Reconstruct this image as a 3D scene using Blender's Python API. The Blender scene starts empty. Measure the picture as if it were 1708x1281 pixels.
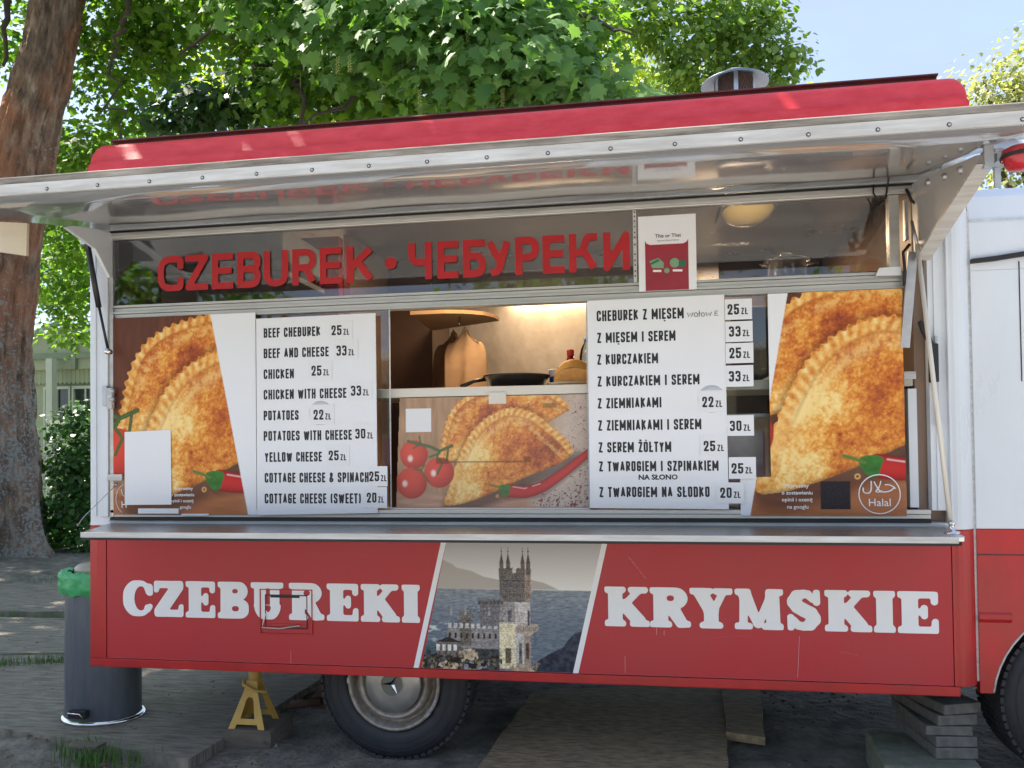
import bpy, bmesh, math, random
import numpy as np
from mathutils import Vector, Matrix
random.seed(7)
RNG = np.random.default_rng(11)
S = bpy.context.scene
COL = S.collection

# ------------------------------------------------------------------ camera, sky, sun, exposure
CAM = (2.48349, -3.22171, 1.40075)
YAW, PITCH, ROLL = 0.15479, 0.01865, -0.01271
FPX, W0, H0, SHY = 1283.0, 1708.0, 1281.0, 76.0925
fw = np.array([-math.sin(YAW) * math.cos(PITCH), math.cos(YAW) * math.cos(PITCH), math.sin(PITCH)])
rt = np.array([math.cos(YAW), math.sin(YAW), 0.0])
up = np.cross(rt, fw)
rt, up = math.cos(ROLL) * rt + math.sin(ROLL) * up, -math.sin(ROLL) * rt + math.cos(ROLL) * up
cam_d = bpy.data.cameras.new('camera')
cam = bpy.data.objects.new('camera', cam_d)
COL.objects.link(cam)
cam.matrix_world = Matrix(((rt[0], up[0], -fw[0], CAM[0]), (rt[1], up[1], -fw[1], CAM[1]),
                           (rt[2], up[2], -fw[2], CAM[2]), (0, 0, 0, 1)))
cam_d.sensor_width = 36
cam_d.lens = FPX / W0 * 36
cam_d.shift_y = SHY / W0
cam_d.clip_start = 0.02
cam_d.clip_end = 2000
S.camera = cam

SUN_EL, SUN_AZ = math.radians(56), math.radians(-78)     # azimuth measured from +Y towards +X
world = bpy.data.worlds.new('World')
S.world = world
world.use_nodes = True
nt = world.node_tree
bg = nt.nodes['Background']
sky = nt.nodes.new('ShaderNodeTexSky')
sky.sky_type = 'NISHITA'
sky.sun_disc = False
sky.sun_elevation = SUN_EL
sky.sun_rotation = SUN_AZ
sky.air_density = 1.0
sky.dust_density = 1.6
sky.ozone_density = 3.0
# thin high cloud veil over the whole sky
wtc = nt.nodes.new('ShaderNodeTexCoord')
wn = nt.nodes.new('ShaderNodeTexNoise'); wn.inputs['Scale'].default_value = 2.2; wn.inputs['Detail'].default_value = 6
wmap = nt.nodes.new('ShaderNodeMapping'); wmap.inputs['Scale'].default_value = (1, 1, 2.5)
nt.links.new(wtc.outputs['Generated'], wmap.inputs[0]); nt.links.new(wmap.outputs[0], wn.inputs['Vector'])
wr = nt.nodes.new('ShaderNodeMapRange'); wr.inputs['From Min'].default_value = .35; wr.inputs['From Max'].default_value = .65
wr.inputs['To Min'].default_value = .50; wr.inputs['To Max'].default_value = .82
nt.links.new(wn.outputs[0], wr.inputs[0])
wmx = nt.nodes.new('ShaderNodeMix'); wmx.data_type = 'RGBA'
nt.links.new(wr.outputs[0], wmx.inputs[0]); nt.links.new(sky.outputs[0], wmx.inputs[6]); wmx.inputs[7].default_value = (1.22, 1.40, 1.78, 1)
nt.links.new(wmx.outputs[2], bg.inputs[0])
bg.inputs[1].default_value = 0.15
sun_d = bpy.data.lights.new('sun', 'SUN')
sun_d.energy = 5.0
sun_d.angle = math.radians(0.5)
sun_d.color = (1.0, 0.93, 0.80)
sun = bpy.data.objects.new('sun', sun_d)
COL.objects.link(sun)
sd = Vector((math.sin(SUN_AZ) * math.cos(SUN_EL), math.cos(SUN_AZ) * math.cos(SUN_EL), math.sin(SUN_EL)))
sun.rotation_euler = sd.to_track_quat('Z', 'Y').to_euler()
S.view_settings.view_transform = 'Standard'
S.view_settings.look = 'None'
S.view_settings.gamma = 1
S.view_settings.use_curve_mapping = False
S.view_settings.exposure = 1.74
S.render.engine = 'CYCLES'
S.cycles.use_denoising = True
S.cycles.max_bounces = 10
S.cycles.transparent_max_bounces = 16
S.cycles.caustics_reflective = False
S.cycles.caustics_refractive = False


def at(px, py, Y=0.0):
    """point on the upright plane at depth Y that the photo shows at that pixel (surveying aid)"""
    d = fw + (px - W0 / 2) / FPX * rt - (py - H0 / 2 - SHY) / FPX * up
    t = (Y - CAM[1]) / d[1]
    return np.array(CAM) + d * t


# ------------------------------------------------------------------ materials
def lin(r, g, b):
    f = lambda c: (c / 255 / 12.92) if c / 255 <= 0.04045 else ((c / 255 + 0.055) / 1.055) ** 2.4
    return (f(r), f(g), f(b))


def node_mat(name):
    m = bpy.data.materials.new(name)
    m.use_nodes = True
    n = m.node_tree.nodes
    return m, n, m.node_tree.links, n['Principled BSDF']


def mat(name, col, rough=0.5, metal=0.0, var=0.12, vscale=6.0, col2=None, bump=0.0, bscale=60.0, spec=0.5,
        stretch=(1, 1, 1), coat=0.0, sharp=0.0):
    """base colour drifting to col2 over object-space noise, with fine relief"""
    m, n, l, b = node_mat(name)
    tc = n.new('ShaderNodeTexCoord')
    mp = n.new('ShaderNodeMapping')
    mp.inputs['Scale'].default_value = stretch
    l.new(tc.outputs['Object'], mp.inputs[0])
    t = n.new('ShaderNodeTexNoise')
    t.inputs['Scale'].default_value = vscale
    t.inputs['Detail'].default_value = 8
    t.inputs['Roughness'].default_value = 0.62
    l.new(mp.outputs[0], t.inputs['Vector'])
    r = n.new('ShaderNodeValToRGB')
    r.color_ramp.elements[0].position = 0.3 + sharp
    r.color_ramp.elements[1].position = 0.72 - sharp
    c2 = col2 if col2 is not None else tuple(max(0, c * (1 - var * 2.2)) for c in col)
    r.color_ramp.elements[0].color = (*c2, 1)
    r.color_ramp.elements[1].color = (*col, 1)
    l.new(t.outputs[0], r.inputs[0])
    l.new(r.outputs[0], b.inputs['Base Color'])
    b.inputs['Metallic'].default_value = metal
    b.inputs['Specular IOR Level'].default_value = spec
    if coat:
        b.inputs['Coat Weight'].default_value = coat
        b.inputs['Coat Roughness'].default_value = 0.08
    t2 = n.new('ShaderNodeTexNoise')
    t2.inputs['Scale'].default_value = bscale
    t2.inputs['Detail'].default_value = 6
    l.new(mp.outputs[0], t2.inputs['Vector'])
    mr = n.new('ShaderNodeMapRange')
    mr.inputs['To Min'].default_value = max(0.02, rough - 0.08)
    mr.inputs['To Max'].default_value = min(1, rough + 0.12)
    l.new(t.outputs[0], mr.inputs[0])
    l.new(mr.outputs[0], b.inputs['Roughness'])
    if bump:
        bp = n.new('ShaderNodeBump')
        bp.inputs['Strength'].default_value = 1
        bp.inputs['Distance'].default_value = bump
        l.new(t2.outputs[0], bp.inputs['Height'])
        l.new(bp.outputs[0], b.inputs['Normal'])
    return m


def glass_mat(name, tint=(0.93, 0.96, 0.95), ior=1.5, smudge=0.03):
    m, n, l, b = node_mat(name)
    n.remove(b)
    out = n['Material Output']
    tr = n.new('ShaderNodeBsdfTransparent')
    tr.inputs[0].default_value = (*tint, 1)
    gl = n.new('ShaderNodeBsdfGlossy')
    gl.inputs['Roughness'].default_value = 0.02
    fr = n.new('ShaderNodeFresnel')
    fr.inputs[0].default_value = ior
    mx = n.new('ShaderNodeMixShader')
    ad = n.new('ShaderNodeMath')
    ad.operation = 'ADD'
    tn = n.new('ShaderNodeTexNoise')
    tn.inputs['Scale'].default_value = 5
    mu = n.new('ShaderNodeMath')
    mu.operation = 'MULTIPLY'
    mu.inputs[1].default_value = smudge
    l.new(tn.outputs[0], mu.inputs[0])
    l.new(fr.outputs[0], ad.inputs[0])
    l.new(mu.outputs[0], ad.inputs[1])
    l.new(ad.outputs[0], mx.inputs[0])
    l.new(tr.outputs[0], mx.inputs[1])
    l.new(gl.outputs[0], mx.inputs[2])
    l.new(mx.outputs[0], out.inputs[0])
    return m


def print_mat(name, rough=0.35):
    """flat print: the ink colour is stored per point of the sheet"""
    m, n, l, b = node_mat(name)
    a = n.new('ShaderNodeAttribute')
    a.attribute_name = 'ink'
    l.new(a.outputs['Color'], b.inputs['Base Color'])
    b.inputs['Roughness'].default_value = rough
    b.inputs['Specular IOR Level'].default_value = 0.3
    return m


def leaf_mat(name, dark, light, transl=0.45, glow=1.6, rough=0.42):
    m, n, l, b = node_mat(name)
    out = n['Material Output']
    a = n.new('ShaderNodeAttribute')
    a.attribute_name = 'tint'
    r = n.new('ShaderNodeValToRGB')
    r.color_ramp.elements[0].color = (*dark, 1)
    r.color_ramp.elements[1].color = (*light, 1)
    l.new(a.outputs['Fac'], r.inputs[0])
    l.new(r.outputs[0], b.inputs['Base Color'])
    b.inputs['Roughness'].default_value = rough
    t = n.new('ShaderNodeBsdfTranslucent')
    vm = n.new('ShaderNodeMix')
    vm.data_type = 'RGBA'
    vm.blend_type = 'MULTIPLY'
    vm.inputs[0].default_value = 1
    l.new(r.outputs[0], vm.inputs[6])
    vm.inputs[7].default_value = (1.35 * glow, 1.35 * glow, 0.35 * glow, 1)
    l.new(vm.outputs[2], t.inputs[0])
    mx = n.new('ShaderNodeMixShader')
    mx.inputs[0].default_value = transl
    l.new(b.outputs[0], mx.inputs[1])
    l.new(t.outputs[0], mx.inputs[2])
    l.new(mx.outputs[0], out.inputs[0])
    return m


def emit_mat(name, col, st):
    m, n, l, b = node_mat(name)
    b.inputs['Base Color'].default_value = (*col, 1)
    b.inputs['Emission Color'].default_value = (*col, 1)
    b.inputs['Emission Strength'].default_value = st
    return m


M = {}
M['red'] = mat('red_vinyl', (0.50, 0.020, 0.030), 0.42, var=0.08, vscale=2.2, col2=(0.44, 0.024, 0.034), bump=0.0004, bscale=25)
M['red_frame'] = mat('red_frame_paint', (0.54, 0.012, 0.016), 0.3, vscale=7, col2=(0.36, 0.012, 0.014), stretch=(1, 1, .6), bump=0.0003, bscale=40)
M['red_roof'] = mat('faded_red_roof_paint', (0.80, 0.060, 0.075), 0.5, vscale=9, col2=(0.64, 0.022, 0.03), bump=0.0015, bscale=18, stretch=(1, 1, 2.5))
M['gap'] = mat('dark_red_groove', (0.10, 0.008, 0.01), 0.5)
M['dark_red'] = mat('dirty_dark_red_paint', (0.16, 0.03, 0.035), 0.6, vscale=12, col2=(0.06, 0.03, 0.03))
M['white'] = mat('white_body_paint', (0.76, 0.80, 0.85), 0.28, vscale=2.5, col2=(0.68, 0.71, 0.74), stretch=(1, 1, .35), bump=0.0003, bscale=30)
M['white_dirty'] = mat('scuffed_white_aluminium', (0.74, 0.75, 0.75), 0.35, vscale=9, col2=(0.36, 0.34, 0.31), stretch=(0.5, 4, 6), sharp=-0.12)
M['alu'] = mat('aluminium_profile', (0.62, 0.61, 0.58), 0.34, metal=0.55, vscale=7, stretch=(0.3, 3, 3), bump=0.0004, bscale=50)
M['grime'] = mat('grimy_edge_profile', (0.42, 0.40, 0.37), 0.6, vscale=10, col2=(0.10, 0.085, 0.07), stretch=(0.5, 3, 5))
M['underside'] = mat('awning_lining', (0.58, 0.60, 0.63), 0.06, metal=0.6, vscale=3, col2=(0.51, 0.525, 0.55), bump=0.0005, bscale=2.0, spec=0.7)
M['gusset'] = mat('awning_gusset', (0.58, 0.57, 0.56), 0.4, vscale=3, col2=(0.48, 0.46, 0.44))
M['steel_top'] = mat('brushed_steel_counter', (0.60, 0.62, 0.64), 0.22, metal=0.95, vscale=40, col2=(0.48, 0.49, 0.50), stretch=(1, 12, 1), bump=0.0006, bscale=90)
M['steel_wall'] = mat('stainless_backsplash', (0.55, 0.52, 0.49), 0.40, metal=0.75, vscale=5, col2=(0.42, 0.38, 0.33), bump=0.002, bscale=9, stretch=(1.6, 1, 1))
M['pot'] = mat('pot_steel', (0.80, 0.79, 0.77), 0.2, metal=0.75, vscale=10)
M['ceil'] = mat('brushed_ceiling_sheet', (0.46, 0.45, 0.45), 0.28, metal=0.6, vscale=3, col2=(0.36, 0.35, 0.35), bump=0.001, bscale=4)
M['light_panel'] = mat('pale_veneer', (0.66, 0.58, 0.45), 0.5, vscale=3, col2=(0.58, 0.50, 0.37), stretch=(.5, 1, 6))
M['chrome'] = mat('chrome', (0.78, 0.78, 0.78), 0.12, metal=1.0, vscale=30)
M['steel'] = mat('galvanised_steel', (0.55, 0.57, 0.60), 0.4, metal=0.8, vscale=14, col2=(0.40, 0.42, 0.46))
M['cap'] = mat('chimney_sheet', (0.17, 0.21, 0.27), 0.45, metal=0.3, vscale=10)
M['black'] = mat('black_rubber', (0.02, 0.02, 0.022), 0.6, vscale=20)
M['blackm'] = mat('black_painted_metal', (0.025, 0.025, 0.027), 0.4, vscale=20, metal=0.2)
M['dark'] = mat('dark_underbody', (0.03, 0.03, 0.03), 0.9, vscale=10)
M['tyre'] = mat('tyre_rubber', (0.035, 0.038, 0.045), 0.62, vscale=18, col2=(0.022, 0.023, 0.027), bump=0.0008, bscale=90)
M['rim'] = mat('weathered_rim_paint', (0.52, 0.51, 0.47), 0.42, metal=0.35, vscale=26, col2=(0.20, 0.13, 0.08), sharp=-0.08)
M['capdark'] = mat('dull_hubcap_disc', (0.24, 0.24, 0.23), 0.45, metal=0.5, vscale=30)
M['hubcap'] = mat('hubcap_metal', (0.55, 0.55, 0.53), 0.34, metal=0.75, vscale=14, col2=(0.42, 0.41, 0.39))
M['wood_in'] = mat('brown_laminate', (0.30, 0.20, 0.145), 0.45, vscale=4, col2=(0.25, 0.165, 0.12), stretch=(1, 1, 0.2))
M['brown_dark'] = mat('dark_brown_laminate', (0.10, 0.06, 0.045), 0.5, vscale=4)
M['cream'] = mat('cream_shelf_edge', (0.78, 0.74, 0.66), 0.35, vscale=4, var=0.04)
M['grey_box'] = mat('grey_cabinet', (0.45, 0.47, 0.48), 0.4, vscale=4)
M['paper'] = mat('white_board', (0.85, 0.865, 0.90), 0.42, vscale=2, var=0.015)
M['paper2'] = mat('white_sticker', (0.83, 0.84, 0.87), 0.4, vscale=2, var=0.01)
M['ink'] = mat('black_ink', (0.018, 0.018, 0.022), 0.45, vscale=10)
M['letter_red'] = mat('red_vinyl_letters', (0.50, 0.015, 0.02), 0.35, vscale=10)
M['letter_white'] = mat('white_vinyl_letters', (0.88, 0.89, 0.91), 0.35, var=0.02, vscale=4)
M['print'] = print_mat('printed_sheet')
M['glass'] = glass_mat('window_glass', tint=(0.93, 0.95, 0.94), smudge=0.05)
M['glass_up'] = glass_mat('transom_glass', tint=(0.70, 0.71, 0.73), ior=1.5, smudge=0.07)
M['apron'] = mat('tan_cloth', (0.52, 0.35, 0.21), 0.9, vscale=7, col2=(0.42, 0.27, 0.16), bump=0.004, bscale=14)
M['apron2'] = mat('olive_cloth', (0.17, 0.11, 0.06), 0.9, vscale=9, bump=0.004, bscale=14)
M['light_wood'] = mat('pale_wood', (0.50, 0.33, 0.18), 0.5, vscale=5, stretch=(0.3, 3, 3))
M['pan'] = mat('cast_iron', (0.02, 0.018, 0.017), 0.35, vscale=20)
M['dough'] = mat('fried_dough', (0.80, 0.46, 0.12), 0.5, vscale=16, col2=(0.50, 0.20, 0.04), bump=0.004, bscale=50)
M['plate'] = mat('cream_plate', (0.62, 0.55, 0.42), 0.4, vscale=6)
M['ketchup'] = mat('red_sauce', (0.30, 0.01, 0.01), 0.2, vscale=9)
M['cap_red'] = mat('red_plastic', (0.55, 0.03, 0.03), 0.3, vscale=9)
M['blue'] = mat('blue_print', (0.02, 0.12, 0.42), 0.4, vscale=9)
M['pet'] = glass_mat('clear_bottle', tint=(0.75, 0.83, 0.92), ior=1.45, smudge=0.2)
M['bin'] = mat('painted_bin_metal', (0.085, 0.10, 0.125), 0.42, vscale=10, col2=(0.13, 0.145, 0.17), metal=0.3, stretch=(3, 3, 0.5), bump=0.001, bscale=20)
M['bag'] = mat('green_plastic_bag', (0.10, 0.50, 0.20), 0.35, vscale=12, col2=(0.05, 0.36, 0.13), bump=0.004, bscale=30)
M['lid'] = mat('cream_bin_lid', (0.36, 0.31, 0.24), 0.35, vscale=6)
M['yellow'] = mat('yellow_paint', (0.72, 0.47, 0.12), 0.45, vscale=16, col2=(0.60, 0.36, 0.08))
M['rust'] = mat('rust', (0.13, 0.07, 0.055), 0.8, vscale=30)
M['timber'] = mat('weathered_timber', (0.20, 0.165, 0.13), 0.85, vscale=8, col2=(0.11, 0.09, 0.075), stretch=(1, 6, 6), bump=0.002, bscale=30)
M['cutwood'] = mat('fresh_cut_wood', (0.62, 0.42, 0.20), 0.8, vscale=20)
M['ply'] = mat('weathered_plywood', (0.34, 0.30, 0.24), 0.9, vscale=6, col2=(0.115, 0.10, 0.08), stretch=(1.0, 6, 1), bump=0.014, bscale=14)
M['osb'] = mat('strand_board', (0.50, 0.36, 0.20), 0.85, vscale=16, col2=(0.14, 0.11, 0.08), stretch=(1, 3.2, 1), bump=0.003, bscale=40)
M['slab'] = mat('grey_concrete', (0.21, 0.205, 0.19), 0.92, vscale=24, col2=(0.10, 0.10, 0.095), bump=0.003, bscale=55)
M['block'] = mat('mossy_concrete', (0.27, 0.27, 0.22), 0.92, vscale=14, col2=(0.13, 0.145, 0.10), bump=0.004, bscale=45)
M['soil'] = mat('dark_soil', (0.30, 0.27, 0.225), 1.0, vscale=7, col2=(0.09, 0.08, 0.068), bump=0.02, bscale=22)
M['litter'] = mat('dry_leaves', (0.20, 0.13, 0.075), 0.9, vscale=30, col2=(0.09, 0.055, 0.035))
M['chips'] = mat('small_stones', (0.25, 0.23, 0.20), 0.9, vscale=30, col2=(0.13, 0.12, 0.11))
M['grass'] = mat('grass_blades', (0.10, 0.22, 0.04), 0.6, vscale=20)
M['twig'] = mat('dark_twigs', (0.035, 0.028, 0.022), 0.9, vscale=12)
M['pav'] = mat('pale_green_boards', (0.27, 0.33, 0.20), 0.6, vscale=5, var=0.05)
M['pav_trim'] = mat('sage_green_trim', (0.18, 0.25, 0.16), 0.6, vscale=5)
M['pav_white'] = mat('greenish_white_trim', (0.42, 0.49, 0.38), 0.5, vscale=5, var=0.04)
M['pane'] = mat('dark_window_pane', (0.03, 0.045, 0.045), 0.06, vscale=3, spec=0.8)
M['clear_lens'] = mat('red_lamp_lens', (0.55, 0.03, 0.05), 0.15, vscale=9)
M['tape'] = mat('frosted_edge', (0.70, 0.74, 0.78), 0.6, vscale=60, col2=(0.45, 0.5, 0.56))
M['pinkwall'] = mat('mauve_render', (0.38, 0.22, 0.30), 0.7, vscale=3)
M['creamwall'] = mat('cream_render', (0.60, 0.54, 0.42), 0.7, vscale=3)


def bark_mat():
    m, n, l, b = node_mat('tree_bark')
    tc = n.new('ShaderNodeTexCoord')
    mp = n.new('ShaderNodeMapping'); mp.inputs['Scale'].default_value = (5.5, 5.5, 2.2)
    l.new(tc.outputs['Object'], mp.inputs[0])
    a = n.new('ShaderNodeTexNoise'); a.inputs['Scale'].default_value = 1.3; a.inputs['Detail'].default_value = 9
    a.inputs['Roughness'].default_value = 0.7
    l.new(mp.outputs[0], a.inputs['Vector'])
    r = n.new('ShaderNodeValToRGB')
    e = r.color_ramp.elements
    e[0].position = 0.36; e[0].color = (0.10, 0.08, 0.066, 1)
    e[1].position = 0.66; e[1].color = (0.42, 0.36, 0.30, 1)
    x = e.new(0.52); x.color = (0.26, 0.185, 0.14, 1)
    l.new(a.outputs[0], r.inputs[0])
    # rust-red flakes and blue-grey lichen, each in patches of their own
    p1 = n.new('ShaderNodeTexNoise'); p1.inputs['Scale'].default_value = 1.1; p1.inputs['Detail'].default_value = 3
    l.new(tc.outputs['Object'], p1.inputs['Vector'])
    r1 = n.new('ShaderNodeValToRGB'); r1.color_ramp.elements[0].position = 0.42; r1.color_ramp.elements[1].position = 0.56
    l.new(p1.outputs[0], r1.inputs[0])
    m1 = n.new('ShaderNodeMix'); m1.data_type = 'RGBA'
    sz0 = n.new('ShaderNodeSeparateXYZ'); l.new(tc.outputs['Object'], sz0.inputs[0])
    zr = n.new('ShaderNodeMapRange'); zr.inputs['From Min'].default_value = 1.3; zr.inputs['From Max'].default_value = 3.2; zr.inputs['To Min'].default_value = .12
    l.new(sz0.outputs[2], zr.inputs[0])
    zm = n.new('ShaderNodeMath'); zm.operation = 'MULTIPLY'; l.new(r1.outputs[0], zm.inputs[0]); l.new(zr.outputs[0], zm.inputs[1])
    l.new(zm.outputs[0], m1.inputs[0]); l.new(r.outputs[0], m1.inputs[6])
    rr = n.new('ShaderNodeMix'); rr.data_type = 'RGBA'; rr.inputs[0].default_value = 0.50
    l.new(r.outputs[0], rr.inputs[6]); rr.inputs[7].default_value = (0.46, 0.17, 0.075, 1)
    l.new(rr.outputs[2], m1.inputs[7])
    sp = n.new('ShaderNodeSeparateXYZ'); l.new(tc.outputs['Object'], sp.inputs[0])
    p2 = n.new('ShaderNodeTexNoise'); p2.inputs['Scale'].default_value = 30; p2.inputs['Detail'].default_value = 4
    l.new(tc.outputs['Object'], p2.inputs['Vector'])
    p3 = n.new('ShaderNodeTexNoise'); p3.inputs['Scale'].default_value = 1.7
    l.new(tc.outputs['Object'], p3.inputs['Vector'])
    zz = n.new('ShaderNodeMapRange'); zz.inputs['From Min'].default_value = 4.3; zz.inputs['From Max'].default_value = 1.2
    zz.inputs['To Min'].default_value = -0.16; zz.inputs['To Max'].default_value = 0.015
    l.new(sp.outputs[2], zz.inputs[0])
    ad = n.new('ShaderNodeMath'); ad.operation = 'ADD'; l.new(p2.outputs[0], ad.inputs[0]); l.new(zz.outputs[0], ad.inputs[1])
    ad2 = n.new('ShaderNodeMath'); ad2.operation = 'MULTIPLY_ADD'; ad2.inputs[1].default_value = 0.5
    l.new(p3.outputs[0], ad2.inputs[0]); l.new(ad.outputs[0], ad2.inputs[2])
    r2 = n.new('ShaderNodeValToRGB'); r2.color_ramp.elements[0].position = 0.76; r2.color_ramp.elements[1].position = 0.82
    l.new(ad2.outputs[0], r2.inputs[0])
    m2 = n.new('ShaderNodeMix'); m2.data_type = 'RGBA'
    l.new(r2.outputs[0], m2.inputs[0]); l.new(m1.outputs[2], m2.inputs[6]); m2.inputs[7].default_value = (0.30, 0.33, 0.32, 1)
    l.new(m2.outputs[2], b.inputs['Base Color'])
    b.inputs['Roughness'].default_value = 0.95
    v = n.new('ShaderNodeTexVoronoi'); v.feature = 'DISTANCE_TO_EDGE'; v.inputs['Scale'].default_value = 3.2
    mp2 = n.new('ShaderNodeMapping'); mp2.inputs['Scale'].default_value = (3, 3, 0.9)
    nz = n.new('ShaderNodeTexNoise'); nz.inputs['Scale'].default_value = 4
    l.new(tc.outputs['Object'], mp2.inputs[0]); l.new(mp2.outputs[0], v.inputs['Vector'])
    bp = n.new('ShaderNodeBump'); bp.inputs['Distance'].default_value = 0.08
    mm = n.new('ShaderNodeMath'); mm.operation = 'MULTIPLY_ADD'; mm.inputs[1].default_value = 0.8
    cl = n.new('ShaderNodeClamp'); cl.inputs['Max'].default_value = 0.12
    l.new(v.outputs[0], cl.inputs[0])
    l.new(a.outputs[0], mm.inputs[0]); l.new(cl.outputs[0], mm.inputs[2])
    l.new(mm.outputs[0], bp.inputs['Height']); l.new(bp.outputs[0], b.inputs['Normal'])
    return m


M['bark'] = bark_mat()
M['branch'] = mat('branch_bark', (0.075, 0.06, 0.05), 0.9, vscale=14, bump=0.004)
M['leaf_near'] = leaf_mat('maple_leaf', (0.055, 0.145, 0.040), (0.165, 0.31, 0.095), 0.45, 1.4, 0.6)
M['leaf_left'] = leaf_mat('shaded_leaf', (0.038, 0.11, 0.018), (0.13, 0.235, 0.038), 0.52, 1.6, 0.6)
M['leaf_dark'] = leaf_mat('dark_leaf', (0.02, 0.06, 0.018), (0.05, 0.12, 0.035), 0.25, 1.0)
M['leaf_right'] = leaf_mat('linden_leaf', (0.075, 0.165, 0.035), (0.21, 0.31, 0.08), 0.48, 1.5)
M['leaf_far'] = leaf_mat('sunny_leaf', (0.14, 0.22, 0.035), (0.36, 0.42, 0.09), 0.5, 1.7)
M['leaf_pale'] = leaf_mat('pale_leaf', (0.15, 0.19, 0.09), (0.38, 0.38, 0.24), 0.45, 1.4)
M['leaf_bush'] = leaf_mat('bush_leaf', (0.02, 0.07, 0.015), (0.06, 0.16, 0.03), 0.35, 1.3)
M['blossom'] = mat('yellow_green_blossom', (0.36, 0.40, 0.12), 0.8, vscale=20)


# ------------------------------------------------------------------ object helpers
def link(o, parent=None):
    COL.objects.link(o)
    if parent is not None:
        o.parent = parent
    return o


def tag(o, label=None, cat=None, group=None, kind=None):
    if label: o['label'] = label
    if cat: o['category'] = cat
    if group: o['group'] = group
    if kind: o['kind'] = kind
    return o


def thing(name, label, cat, loc=(0, 0, 0), group=None):
    o = bpy.data.objects.new(name, None)
    o.empty_display_size = 0.1
    o.location = loc
    COL.objects.link(o)
    return tag(o, label, cat, group)


def root_loc(p):
    v = Vector((0, 0, 0))
    while p is not None:
        v = v + Vector(p.location)
        p = p.parent
    return v


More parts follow.
